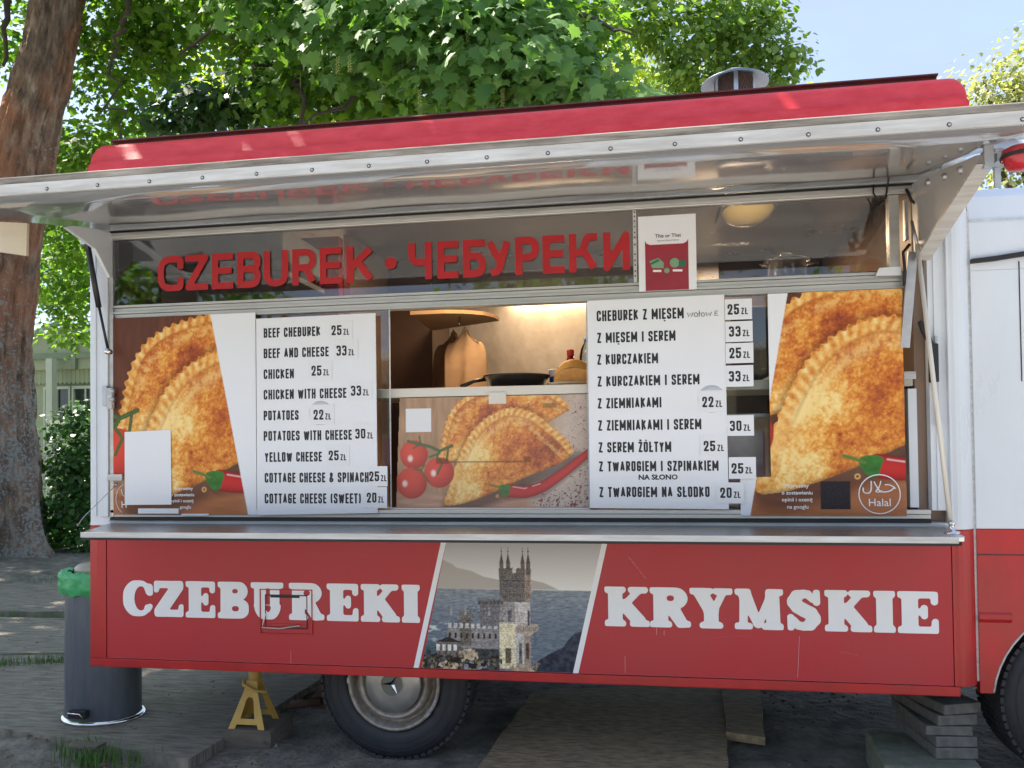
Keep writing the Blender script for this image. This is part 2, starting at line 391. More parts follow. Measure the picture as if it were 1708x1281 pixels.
class MB:
    """collects shapes in world coordinates, links them as one mesh object"""
    def __init__(self):
        self.v = []; self.f = []; self.sm = []

    def add(self, vs, fs, smooth=False):
        k = len(self.v)
        self.v += [tuple(map(float, p)) for p in vs]
        self.f += [tuple(i + k for i in f) for f in fs]
        self.sm += [smooth] * len(fs)
        return self

    def box(self, x0, x1, y0, y1, z0, z1):
        vs = [(x, y, z) for x in (x0, x1) for y in (y0, y1) for z in (z0, z1)]
        return self.add(vs, [(0, 1, 3, 2), (4, 6, 7, 5), (0, 4, 5, 1), (2, 3, 7, 6), (0, 2, 6, 4), (1, 5, 7, 3)])

    def obox(self, c, ax, ay, az, hx, hy, hz):
        c = np.array(c, float); ax, ay, az = [np.array(a, float) / np.linalg.norm(a) for a in (ax, ay, az)]
        vs = [c + sx * hx * ax + sy * hy * ay + sz * hz * az for sx in (-1, 1) for sy in (-1, 1) for sz in (-1, 1)]
        return self.add(vs, [(0, 1, 3, 2), (4, 6, 7, 5), (0, 4, 5, 1), (2, 3, 7, 6), (0, 2, 6, 4), (1, 5, 7, 3)])

    def bar(self, a, b, w, h=None, upv=(0, 0, 1)):
        a = np.array(a, float); b = np.array(b, float); d = b - a; L = np.linalg.norm(d); d /= L
        s = np.cross(d, upv)
        if np.linalg.norm(s) < 1e-4: s = np.cross(d, (0, 1, 0))
        s /= np.linalg.norm(s); u = np.cross(s, d)
        return self.obox((a + b) / 2, d, s, u, L / 2, w / 2, (h or w) / 2)

    def tube(self, pts, r, n=10, cap=True):
        pts = [np.array(p, float) for p in pts]
        rs = r if isinstance(r, (list, tuple)) else [r] * len(pts)
        vs = []; prev = None
        for i, p in enumerate(pts):
            d = pts[min(i + 1, len(pts) - 1)] - pts[max(i - 1, 0)]
            d = d / (np.linalg.norm(d) + 1e-9)
            if prev is None:
                s = np.cross(d, (0.13, 0.31, 1.0)); 
                if np.linalg.norm(s) < 0.1: s = np.cross(d, (1, 0, 0))
            else:
                s = prev - d * np.dot(prev, d)
            s = s / (np.linalg.norm(s) + 1e-9); prev = s
            u = np.cross(d, s)
            for k in range(n):
                a = 2 * math.pi * k / n
                vs.append(p + rs[i] * (math.cos(a) * s + math.sin(a) * u))
        fs = []
        for i in range(len(pts) - 1):
            for k in range(n):
                fs.append((i * n + k, i * n + (k + 1) % n, (i + 1) * n + (k + 1) % n, (i + 1) * n + k))
        self.add(vs, fs, True)
        if cap:
            b = len(self.v) - len(vs)
            self.f.append(tuple(b + k for k in range(n))[::-1]); self.sm.append(False)
            self.f.append(tuple(b + (len(pts) - 1) * n + k for k in range(n))); self.sm.append(False)
        return self

    def lathe(self, prof, c, axis='z', n=32, sx=1.0, sy=1.0, smooth=True):
        """prof: list of (radius, height) about the axis through c"""
        vs = []
        for r, h in prof:
            for k in range(n):
                a = 2 * math.pi * k / n
                p, q = r * math.cos(a) * sx, r * math.sin(a) * sy
                if axis == 'z': vs.append((c[0] + p, c[1] + q, c[2] + h))
                elif axis == 'y': vs.append((c[0] + p, c[1] + h, c[2] + q))
                else: vs.append((c[0] + h, c[1] + p, c[2] + q))
        fs = []
        for i in range(len(prof) - 1):
            for k in range(n):
                fs.append((i * n + k, i * n + (k + 1) % n, (i + 1) * n + (k + 1) % n, (i + 1) * n + k))
        return self.add(vs, fs, smooth)

    def prism(self, poly, f0, f1, plane='xz'):
        """polygon (a,b) extruded along the third axis from f0 to f1"""
        def P(a, b, t):
            return {'xz': (a, t, b), 'xy': (a, b, t), 'yz': (t, a, b)}[plane]
        n = len(poly)
        vs = [P(a, b, f0) for a, b in poly] + [P(a, b, f1) for a, b in poly]
        fs = [tuple(range(n)), tuple(range(2 * n - 1, n - 1, -1))]
        fs += [(i, (i + 1) % n, n + (i + 1) % n, n + i) for i in range(n)]
        return self.add(vs, fs)

    def build(self, name, m, parent=None, bevel=0.0, seg=2, fix=True):
        L = root_loc(parent)
        me = bpy.data.meshes.new(name)
        me.from_pydata([(a - L.x, b - L.y, c - L.z) for a, b, c in self.v], [], self.f)
        me.polygons.foreach_set('use_smooth', self.sm)
        if fix:
            bm = bmesh.new(); bm.from_mesh(me)
            bmesh.ops.recalc_face_normals(bm, faces=bm.faces)
            bm.to_mesh(me); bm.free()
        me.materials.append(m)
        me.update()
        o = bpy.data.objects.new(name, me)
        link(o, parent)
        if bevel:
            bv = o.modifiers.new('bevel', 'BEVEL'); bv.width = bevel; bv.segments = seg; bv.limit_method = 'ANGLE'
        return o


def box(name, m, parent, *b, bevel=0.0):
    return MB().box(*b).build(name, m, parent, bevel)


# ------------------------------------------------------------------ lettering: filled outlines of distance fields
def march(f, xs, zs):
    """filled polygons of f<0 on a grid; runs of full cells are merged into strips"""
    V = []; F = []
    ny, nx = f.shape

    def put(ps):
        k = len(V); V.extend(ps); F.append(tuple(range(k, k + len(ps))))
    ins = f < 0
    full = ins[:-1, :-1] & ins[1:, :-1] & ins[:-1, 1:] & ins[1:, 1:]
    anyc = ins[:-1, :-1] | ins[1:, :-1] | ins[:-1, 1:] | ins[1:, 1:]
    for j in range(ny - 1):
        i = 0
        while i < nx - 1:
            if full[j, i]:
                k = i
                while k < nx - 1 and full[j, k]: k += 1
                put([(xs[i], zs[j]), (xs[k], zs[j]), (xs[k], zs[j + 1]), (xs[i], zs[j + 1])])
                i = k; continue
            if anyc[j, i]:
                c = [(xs[i], zs[j], f[j, i]), (xs[i + 1], zs[j], f[j, i + 1]),
                     (xs[i + 1], zs[j + 1], f[j + 1, i + 1]), (xs[i], zs[j + 1], f[j + 1, i])]
                ps = []
                for a in range(4):
                    p, q = c[a], c[(a + 1) % 4]
                    if p[2] < 0: ps.append((p[0], p[1]))
                    if (p[2] < 0) != (q[2] < 0):
                        t = p[2] / (p[2] - q[2])
                        ps.append((p[0] + t * (q[0] - p[0]), p[1] + t * (q[1] - p[1])))
                if len(ps) >= 3: put(ps)
            i += 1
    return V, F


def rounded(pts, R):
    out = []
    n = len(pts)
    for i, p in enumerate(pts):
        if len(p) == 3 and 0 < i < n - 1:
            a, b, c = [np.array(q[:2], float) for q in (pts[i - 1], p, pts[i + 1])]
            l1, l2 = np.linalg.norm(a - b), np.linalg.norm(c - b)
            r = min(R, l1 * 0.5, l2 * 0.5)
            s, e = b + (a - b) / l1 * r, b + (c - b) / l2 * r
            for t in np.linspace(0, 1, 6):
                out.append(tuple((1 - t) ** 2 * s + 2 * t * (1 - t) * b * 1.0 + t * t * e))
        else:
            out.append(tuple(p[:2]))
    return out


r_ = 1
STR = {
    'A': [[(0, 0), (.5, 1), (1, 0)], [(.2, .27), (.8, .27)]],
    'B': [[(.5, 1), (0, 1), (0, 0), (1, 0, r_), (1, .53, r_), (0, .53)], [(0, 1), (1, 1, r_), (1, .55, r_), (.4, .53)]],
    'C': [[(1, .76), (1, 1, r_), (0, 1, r_), (0, 0, r_), (1, 0, r_), (1, .24)]],
    'D': [[(.5, 0), (0, 0), (0, 1), (1, 1, r_), (1, 0, r_), (.4, 0)]],
    'E': [[(1, 1), (0, 1), (0, 0), (1, 0)], [(0, .52), (.9, .52)]],
    'F': [[(1, 1), (0, 1), (0, 0)], [(0, .52), (.9, .52)]],
    'G': [[(1, .78), (1, 1, r_), (0, 1, r_), (0, 0, r_), (1, 0, r_), (1, .46), (.5, .46)]],
    'H': [[(0, 0), (0, 1)], [(1, 0), (1, 1)], [(0, .52), (1, .52)]],
    'I': [[(.5, 0), (.5, 1)]],
    'K': [[(0, 0), (0, 1)], [(1, 1), (.06, .40)], [(.36, .60), (1, 0)]],
    'L': [[(0, 1), (0, 0), (1, 0)]],
    'M': [[(0, 0), (0, 1), (.5, .25), (1, 1), (1, 0)]],
    'N': [[(0, 0), (0, 1), (1, 0), (1, 1)]],
    'O': [[(.5, 1), (1, 1, r_), (1, 0, r_), (0, 0, r_), (0, 1, r_), (.45, 1)]],
    'P': [[(0, 0), (0, 1), (1, 1, r_), (1, .44, r_), (0, .44)]],
    'R': [[(0, 0), (0, 1), (1, 1, r_), (1, .48, r_), (0, .48)], [(.6, .48), (1, 0)]],
    'S': [[(1, .80), (1, 1, r_), (0, 1, r_), (0, .56, r_), (1, .46, r_), (1, 0, r_), (0, 0, r_), (0, .20)]],
    'T': [[(0, 1), (1, 1)], [(.5, 1), (.5, 0)]],
    'U': [[(0, 1), (0, 0, r_), (1, 0, r_), (1, 1)]],
    'W': [[(0, 1), (.24, 0), (.5, .85), (.76, 0), (1, 1)]],
    'Y': [[(0, 1), (.5, .42), (1, 1)], [(.5, .45), (.5, 0)]],
    'Z': [[(0, 1), (1, 1), (0, 0), (1, 0)]],
    'Ł': [[(0, 1), (0, 0), (1, 0)], [(-.25, .38), (.55, .62)]],
    'Ó': [[(.5, 1), (1, 1, r_), (1, 0, r_), (0, 0, r_), (0, 1, r_), (.45, 1)], [(.45, 1.2), (.7, 1.32)]],
    'Ż': [[(0, 1), (1, 1), (0, 0), (1, 0)], [(.38, 1.26), (.62, 1.26)]],
    'Ę': [[(1, 1), (0, 1), (0, 0), (1, 0)], [(0, .52), (.9, .52)], [(1.0, -.22), (.7, -.34)]],
    '&': [[(1, .36), (.72, 0, r_), (0, 0, r_), (.05, .45, r_), (.72, .68, r_), (.66, 1, r_), (.2, 1, r_), (.25, .68), (1, 0)]],
    '(': [[(1.1, 1.06), (.2, .82, r_), (.2, .18, r_), (1.1, -.06)]],
    ')': [[(-.1, 1.06), (.8, .82, r_), (.8, .18, r_), (-.1, -.06)]],
    '0': [[(.5, 1), (1, 1, r_), (1, 0, r_), (0, 0, r_), (0, 1, r_), (.45, 1)]],
    '2': [[(0, .70), (0, 1, r_), (1, 1, r_), (1, .60, r_), (0, 0), (1, 0)]],
    '3': [[(0, .86), (0, 1, r_), (1, 1, r_), (1, .54, r_), (.5, .54)], [(.5, .54), (1, .54, r_), (1, 0, r_), (0, 0, r_), (0, .14)]],
    '5': [[(1, 1), (0, 1), (0, .52), (.3, .60), (1, .60, r_), (1, 0, r_), (0, 0, r_), (0, .20)]],
    'Ч': [[(0, 1), (0, .46, r_), (1, .46)], [(1, 1), (1, 0)]],
    'Б': [[(.95, 1), (0, 1), (0, 0), (1, 0, r_), (1, .58, r_), (0, .58)]],
    'У': [[(0, 1), (.58, .36)], [(1, 1), (.5, .04, r_), (.06, .0)]],
    'Р': [[(0, 0), (0, 1), (1, 1, r_), (1, .44, r_), (0, .44)]],
    'И': [[(0, 1), (0, 0), (1, 1), (1, 0)]],
    'К': [[(0, 0), (0, 1)], [(0, .52), (.45, .52), (.68, 1, r_), (1, 1)], [(.4, .52), (.62, .48, r_), (1, 0)]],
}
STR['Е'] = STR['E']
_gc = {}


def stroke_glyph(ch, w, h, t, R, res):
    """a letter w wide, h high, of stroke thickness t, lower left corner at the origin"""
    key = (ch, round(w, 4), round(h, 4), round(t, 4))
    if key in _gc: return _gc[key]
    x0, x1, z0, z1 = -0.35 * w - t, 1.35 * w + t, -0.5 * h, 1.5 * h
    if ch not in 'ŁĘÓŻ()': x0, x1, z0, z1 = -res, w + res, -res, h + res
    xs = np.arange(x0, x1 + res, res); zs = np.arange(z0, z1 + res, res)
    X, Z = np.meshgrid(xs, zs)
    f = np.full(X.shape, 1e3)
    for path in STR[ch]:
        P = [(t / 2 + p[0] * (w - t), t / 2 + p[1] * (h - t)) + tuple(p[2:]) for p in path]
        # straight ends reach the edge of the letter box
        P = rounded(P, R)
        for i in range(len(P) - 1):
            a = np.array(P[i]); b = np.array(P[i + 1]); d = b - a; L = np.linalg.norm(d)
            if L < 1e-7: continue
            d /= L
            u = (X - a[0]) * d[0] + (Z - a[1]) * d[1]
            v = -(X - a[0]) * d[1] + (Z - a[1]) * d[0]
            e0 = t / 2 if (i == 0) and (abs(d[0]) < .02 or abs(d[1]) < .02) else 0
            e1 = t / 2 if (i == len(P) - 2) and (abs(d[0]) < .02 or abs(d[1]) < .02) else 0
            f = np.minimum(f, np.maximum(np.abs(v) - t / 2, np.maximum(-u - e0, u - L - e1)))
            if i < len(P) - 2:
                nd = np.array(P[i + 2]) - b; nd = nd / (np.linalg.norm(nd) + 1e-9)
                if abs(np.dot(nd, d)) < 0.05 and abs(d[0]) + abs(d[1]) < 1.02:   # square corner
                    f = np.minimum(f, np.maximum(np.abs(X - b[0]), np.abs(Z - b[1])) - t / 2)
                else:
                    f = np.minimum(f, np.hypot(X - b[0], Z - b[1]) - t / 2)
    if ch not in 'ŁĘÓŻ()':
        f = np.maximum(f, np.maximum(np.maximum(-X, X - w), np.maximum(-Z, Z - h)))
    g = march(f, xs, zs)
    _gc[key] = g
    return g


RELW = {'I': .42, 'M': 1.42, 'W': 1.5, 'L': .86, 'E': .86, 'F': .82, ' ': .55, '(': .6, ')': .6, '&': 1.15, 'T': .92, 'Z': .92, 'Ż': .92,
        'Ł': .9, 'Ę': .86, 'K': 1.06, 'A': 1.08, 'Y': 1.04, 'N': 1.06}


def text_strokes(mb, txt, x0, x1, z0, h, y, t, slope=0.0, gap=0.22, res=None, R=None):
    """fit txt between x0 and x1, baseline z0, height h, onto the upright plane y"""
    n = len(txt)
    tot = sum(RELW.get(c, 1.0) for c in txt) + gap * (n - 1)
    u = (x1 - x0) / tot
    x = x0
    for c in txt:
        w = RELW.get(c, 1.0) * u
        if c != ' ':
            V, F = stroke_glyph(c, w, h, t, (R or u * 0.55), res or t / 4)
            k = len(mb.v)
            mb.v += [(x + a, y, z0 + b + slope * (x + a - x0)) for a, b in V]
            mb.f += [tuple(i + k for i in f) for f in F]
            mb.sm += [False] * len(F)
        x += w + gap * u


def font_text(mb, body, xc, zc, height, y, bold=0.0, align='CENTER', sx=1.0, shear=0.0):
    """small print with the built-in typeface, flattened to a mesh"""
    cu = bpy.data.curves.new('tmp', 'FONT')
    cu.body = body; cu.size = 1.0; cu.offset = bold; cu.align_x = align; cu.shear = shear
    cu.fill_mode = 'BOTH'; cu.resolution_u = 2; cu.dimensions = '2D'
    ob = bpy.data.objects.new('tmp', cu); COL.objects.link(ob)
    dg = bpy.context.evaluated_depsgraph_get()
    me = bpy.data.meshes.new_from_object(ob.evaluated_get(dg))
    k = len(mb.v); s = height / 0.70
    mb.v += [(xc + v.co.x * s * sx, y, zc + v.co.y * s) for v in me.vertices]
    mb.f += [tuple(i + k for i in p.vertices) for p in me.polygons]
    mb.sm += [False] * len(me.polygons)
    bpy.data.objects.remove(ob); bpy.data.curves.remove(cu); bpy.data.meshes.remove(me)


# --- round fat serif letters (skirt lettering), each drawn in a box 0..w by 0..1
def smin(a, b, k):
    h = np.clip(0.5 + 0.5 * (b - a) / k, 0, 1)
    return b * (1 - h) + a * h - k * h * (1 - h)


def smax(a, b, k):
    return -smin(-a, -b, k)


def cooper(ch, w):
    res = 0.010
    xs = np.arange(-0.04, w + 0.05, res); zs = np.arange(-0.05, 1.06, res)
    X, Z = np.meshgrid(xs, zs)

    def cap(ax, az, bx, bz, ra, rb=None):
        rb = ra if rb is None else rb
        d = np.array([bx - ax, bz - az]); L2 = d @ d + 1e-12
        t = np.clip(((X - ax) * d[0] + (Z - az) * d[1]) / L2, 0, 1)
        return np.hypot(X - ax - t * d[0], Z - az - t * d[1]) - (ra + (rb - ra) * t)

    def ell(cx, cz, rx, rz):
        return (np.hypot((X - cx) / rx, (Z - cz) / rz) - 1) * min(rx, rz)

    def stem(cx, z0=0.08, z1=0.92, hw=.155):
        return np.maximum(np.abs(X - cx) - hw, np.abs(Z - (z0 + z1) / 2) - (z1 - z0) / 2)

    def serif(x0, x1, z, r=.075):
        return cap(x0 + r, z, x1 - r, z, r)
    J = lambda *a: smin_all(a, 0.05)

    def smin_all(a, k):
        f = a[0]
        for g in a[1:]: f = smin(f, g, k)
        return f
    b, tp = .075, .925
    if ch == 'I':
        c = w / 2
        return J(stem(c, hw=.17), serif(0, w, b), serif(0, w, tp)), xs, zs
    if ch == 'Z':
        f = smin_all([cap(.10, .90, w - .14, .90, .09), cap(w - .17, .86, .19, .14, .165), cap(.14, .10, w - .1, .10, .09),
                      cap(.09, .90, .07, .76, .075), cap(w - .08, .12, w - .06, .27, .075)], .05)
        return np.maximum(f, np.maximum(Z - 1, -Z)), xs, zs
    if ch == 'E':
        c = .28
        return J(stem(c, hw=.17), serif(0, .5, b), serif(0, .5, tp), cap(.2, tp, w - .14, tp, .075), cap(w - .09, tp - .01, w - .09, .76, .075, .07),
                 cap(.2, b, w - .12, b, .075), cap(w - .08, b + .01, w - .075, .27, .08, .07), cap(.4, .51, .56, .51, .06),
                 cap(.60, .42, .60, .60, .065)), xs, zs
    if ch == 'B':
        c = .27
        o = np.minimum(np.minimum(ell(w - .32, .27, .32, .27), ell(w - .34, .745, .29, .255)),
                       np.minimum(cap(.2, .9, w - .34, .9, .1), cap(.2, .1, w - .34, .1, .1)))
        o = smin_all([o, stem(c, hw=.17), serif(0, .5, b), serif(0, .5, tp), cap(.3, .52, w - .35, .52, .06)], .04)
        o = np.maximum(o, -(cap(c + .22, .27, w - .36, .27, .085)))
        o = np.maximum(o, -(cap(c + .22, .745, w - .38, .745, .075)))
        return o, xs, zs
    if ch == 'C':
        o = ell(w * .5, .5, w * .5, .5)
        i = ell(w * .60, .5, w * .235, .36)
        o = np.maximum(o, -i)
        o = np.maximum(o, -np.maximum(np.abs(Z - .47) - .20, w * .6 - X))
        return smin_all([o, cap(w - .12, .78, w - .10, .70, .115, .11), cap(w - .15, .24, w - .09, .28, .09, .06)], .05), xs, zs
    if ch == 'U':
        a, d = .27, w - .25
        o = np.maximum(ell((a + d) / 2, .38, (d - a) / 2 + .155, .40), Z - .38)
        i = np.maximum(ell((a + d) / 2 + .02, .40, (d - a) / 2 - .11, .24), Z - .40)
        o = np.maximum(o, -i)
        o = smin_all([o, stem(a, .36, .92), stem(d, .36, .92, hw=.12), serif(0, .52, tp), serif(d - .23, w, tp)], .03)
        o = np.maximum(o, -np.maximum(np.maximum(a + .16 - X, X - d + .125), .4 - Z) if False else o)
        return o, xs, zs
    if ch == 'R':
        c = .27
        o = np.minimum(ell(w - .44, .73, .34, .27), cap(.2, .9, w - .44, .9, .1))
        o = smin_all([o, stem(c, hw=.165), serif(0, .53, b), serif(0, .5, tp), cap(.3, .49, w - .42, .49, .06),
                      cap(w - .42, .42, w - .24, .13, .15, .13), cap(w - .24, .10, w - .08, .09, .09, .07)], .04)
        o = np.maximum(o, -(cap(c + .22, .73, w - .48, .73, .085)))
        return o, xs, zs
    if ch == 'K':
        c = .27
        return smin_all([stem(c, hw=.165), serif(0, .52, b), serif(0, .52, tp), serif(w - .52, w - .05, tp),
                         cap(w - .30, .88, .42, .46, .075), cap(.52, .52, w - .26, .14, .15), serif(w - .48, w, b)], .04), xs, zs
    if ch == 'Y':
        c = w / 2
        return smin_all([stem(c, .08, .45, hw=.16), serif(c - .27, c + .27, b), serif(0, .56, tp), serif(w - .46, w, tp),
                         cap(.27, .88, c, .44, .155), cap(w - .24, .88, c + .06, .44, .075)], .04), xs, zs
    if ch == 'M':
        return smin_all([cap(.23, .88, .21, .12, .085), cap(w - .26, .86, w - .24, .12, .15), serif(0, .42, b), serif(w - .50, w, b),
                         cap(.25, .86, w * .47, .16, .14, .09), cap(w - .27, .88, w * .49, .14, .085), cap(.09, .925, .3, .925, .075),
                         serif(w - .40, w, tp)], .035), xs, zs
    if ch == 'S':
        pts = [(w - .20, .76), (w - .30, .88), (w * .50, .90), (.24, .84), (.17, .70), (.26, .58), (w * .5, .50), (w - .24, .42), (w - .17, .29), (w - .26, .15), (w * .5, .10), (.26, .13), (.17, .26)]
        rr = [.06, .085, .09, .13, .15, .15, .15, .15, .155, .13, .09, .085, .06]
        pts = [(x_, min(max(y_, r_i), 1 - r_i)) for (x_, y_), r_i in zip(pts, rr)]
        o = smin_all([cap(*pts[i_], *pts[i_ + 1], rr[i_], rr[i_ + 1]) for i_ in range(len(pts) - 1)], .01)
        o = smin_all([o, cap(w - .10, .93, w - .10, .70, .065, .075), cap(.09, .07, .09, .31, .065, .075)], .03)
        return np.maximum(o, np.maximum(Z - 1, -Z)), xs, zs


def cooper_obj(ch, x0, x1, z0, z1, y, parent, name='letter'):
    h = z1 - z0
    x0 += .0035; x1 -= .0035
    w = (x1 - x0) / h
    f, xs, zs = cooper(ch, w)
    X_, Z_ = np.meshgrid(xs, zs)
    f = smax(f - .016, np.maximum(np.maximum(Z_ - 1, -Z_), np.maximum(X_ - w, -X_)), .03)
    V, F = march(f, xs, zs)
    mb = MB()
    mb.v = [(x0 + a * h, y, z0 + b * h) for a, b in V]; mb.f = F; mb.sm = [False] * len(F)
    return mb.build(name, M['letter_white'], parent, fix=False)


# ------------------------------------------------------------------ printed pictures: ink stored per point of a fine sheet
def vnoise(x, y, seed=0):
    """smooth value noise"""
    rs = np.random.RandomState(seed)
    T = rs.rand(256, 256)
    xi = np.floor(x).astype(int); yi = np.floor(y).astype(int)
    fx = x - xi; fy = y - yi
    fx = fx * fx * (3 - 2 * fx); fy = fy * fy * (3 - 2 * fy)
    g = lambda a, b: T[a & 255, b & 255]
    return (g(xi, yi) * (1 - fx) + g(xi + 1, yi) * fx) * (1 - fy) + (g(xi, yi + 1) * (1 - fx) + g(xi + 1, yi + 1) * fx) * fy


def fbm(x, y, s, seed=0, oct=4, gain=0.55):
    v = 0; a = 1; tot = 0
    for i in range(oct):
        v = v + a * vnoise(x / s * 2 ** i + 13.7 * i, y / s * 2 ** i + 7.1 * i, seed + i); tot += a; a *= gain
    return v / tot


def poly_sd(x, y, poly):
    """signed distance to a polygon, negative inside"""
    d = np.full(x.shape, 1e9); inside = np.zeros(x.shape, bool)
    n = len(poly)
    for i in range(n):
        ax, ay = poly[i]; bx, by = poly[(i + 1) % n]
        ex, ey = bx - ax, by - ay
        t = np.clip(((x - ax) * ex + (y - ay) * ey) / (ex * ex + ey * ey + 1e-12), 0, 1)
        d = np.minimum(d, np.hypot(x - ax - t * ex, y - ay - t * ey))
        c = ((ay > y) != (by > y)) & (x < (bx - ax) * (y - ay) / ((by - ay) + 1e-12) + ax)
        inside ^= c
    return np.where(inside, -d, d)


def line_d(x, y, pts):
    """distance and running length along a polyline"""
    d = np.full(x.shape, 1e9); s = np.zeros(x.shape); acc = 0
    for (ax, ay), (bx, by) in zip(pts[:-1], pts[1:]):
        ex, ey = bx - ax, by - ay; L = math.hypot(ex, ey)
        t = np.clip(((x - ax) * ex + (y - ay) * ey) / (L * L), 0, 1)
        q = np.hypot(x - ax - t * ex, y - ay - t * ey)
        m = q < d
        d = np.where(m, q, d); s = np.where(m, acc + t * L, s); acc += L
    return d, s


def smooth_poly(pts, it=2, closed=True):
    for _ in range(it):
        out = []
        n = len(pts)
        for i in range(n if closed else n - 1):
            a, b = np.array(pts[i]), np.array(pts[(i + 1) % n])
            out += [tuple(a * .75 + b * .25), tuple(a * .25 + b * .75)]
        pts = out if closed else [pts[0]] + out + [pts[-1]]
    return pts


def C8(r, g, b): return np.array(lin(r, g, b))


def over(img, col, alpha):
    a = np.clip(alpha, 0, 1)[..., None]
    return img * (1 - a) + np.asarray(col) * a


def ss(e0, e1, v):
    t = np.clip((v - e0) / (e1 - e0), 0, 1)
    return t * t * (3 - 2 * t)


FRONT = smooth_poly([(468, 962), (500, 880), (545, 740), (600, 590), (690, 410), (800, 300), (900, 245), (985, 215), (1100, 225), (1210, 270),
                     (1330, 370), (1420, 450), (1490, 530), (1470, 590), (1400, 645), (1250, 700), (1080, 765), (900, 855), (720, 925), (580, 965)], 2)
BACK = smooth_poly([(430, 620), (455, 500), (480, 400), (530, 240), (640, 130), (800, 70), (1000, 30), (1200, 50), (1330, 100), (1465, 205), (1440, 260),
                    (1340, 310), (1200, 400), (900, 520), (640, 600), (520, 640)], 2)
CRIMP = smooth_poly([(468, 962), (500, 880), (545, 740), (600, 590), (690, 410), (800, 300), (900, 245), (985, 215), (1100, 225), (1210, 270),
                     (1330, 370), (1420, 450), (1490, 530)], 2, False)
CRIMP_B = smooth_poly([(430, 620), (455, 500), (480, 400), (530, 240), (640, 130), (800, 70), (1000, 30), (1200, 50), (1330, 100), (1465, 205)], 2, False)


def worley(x, y, s, seed):
    rs = np.random.RandomState(seed); T = rs.rand(64, 64, 2)
    X, Y = x / s, y / s; xi = np.floor(X).astype(int); yi = np.floor(Y).astype(int)
    best = np.full(X.shape, 9.0)
    for i in (-1, 0, 1):
        for j in (-1, 0, 1):
            o = T[(xi + i) & 63, (yi + j) & 63]
            best = np.minimum(best, np.hypot(xi + i + o[..., 0] - X, yi + j + o[..., 1] - Y))
    return best


def ramp(t, stops):
    xs_ = [p for p, _ in stops]; out = np.stack([np.interp(t, xs_, [c[k] for _, c in stops]) for k in range(3)], -1)
    return out


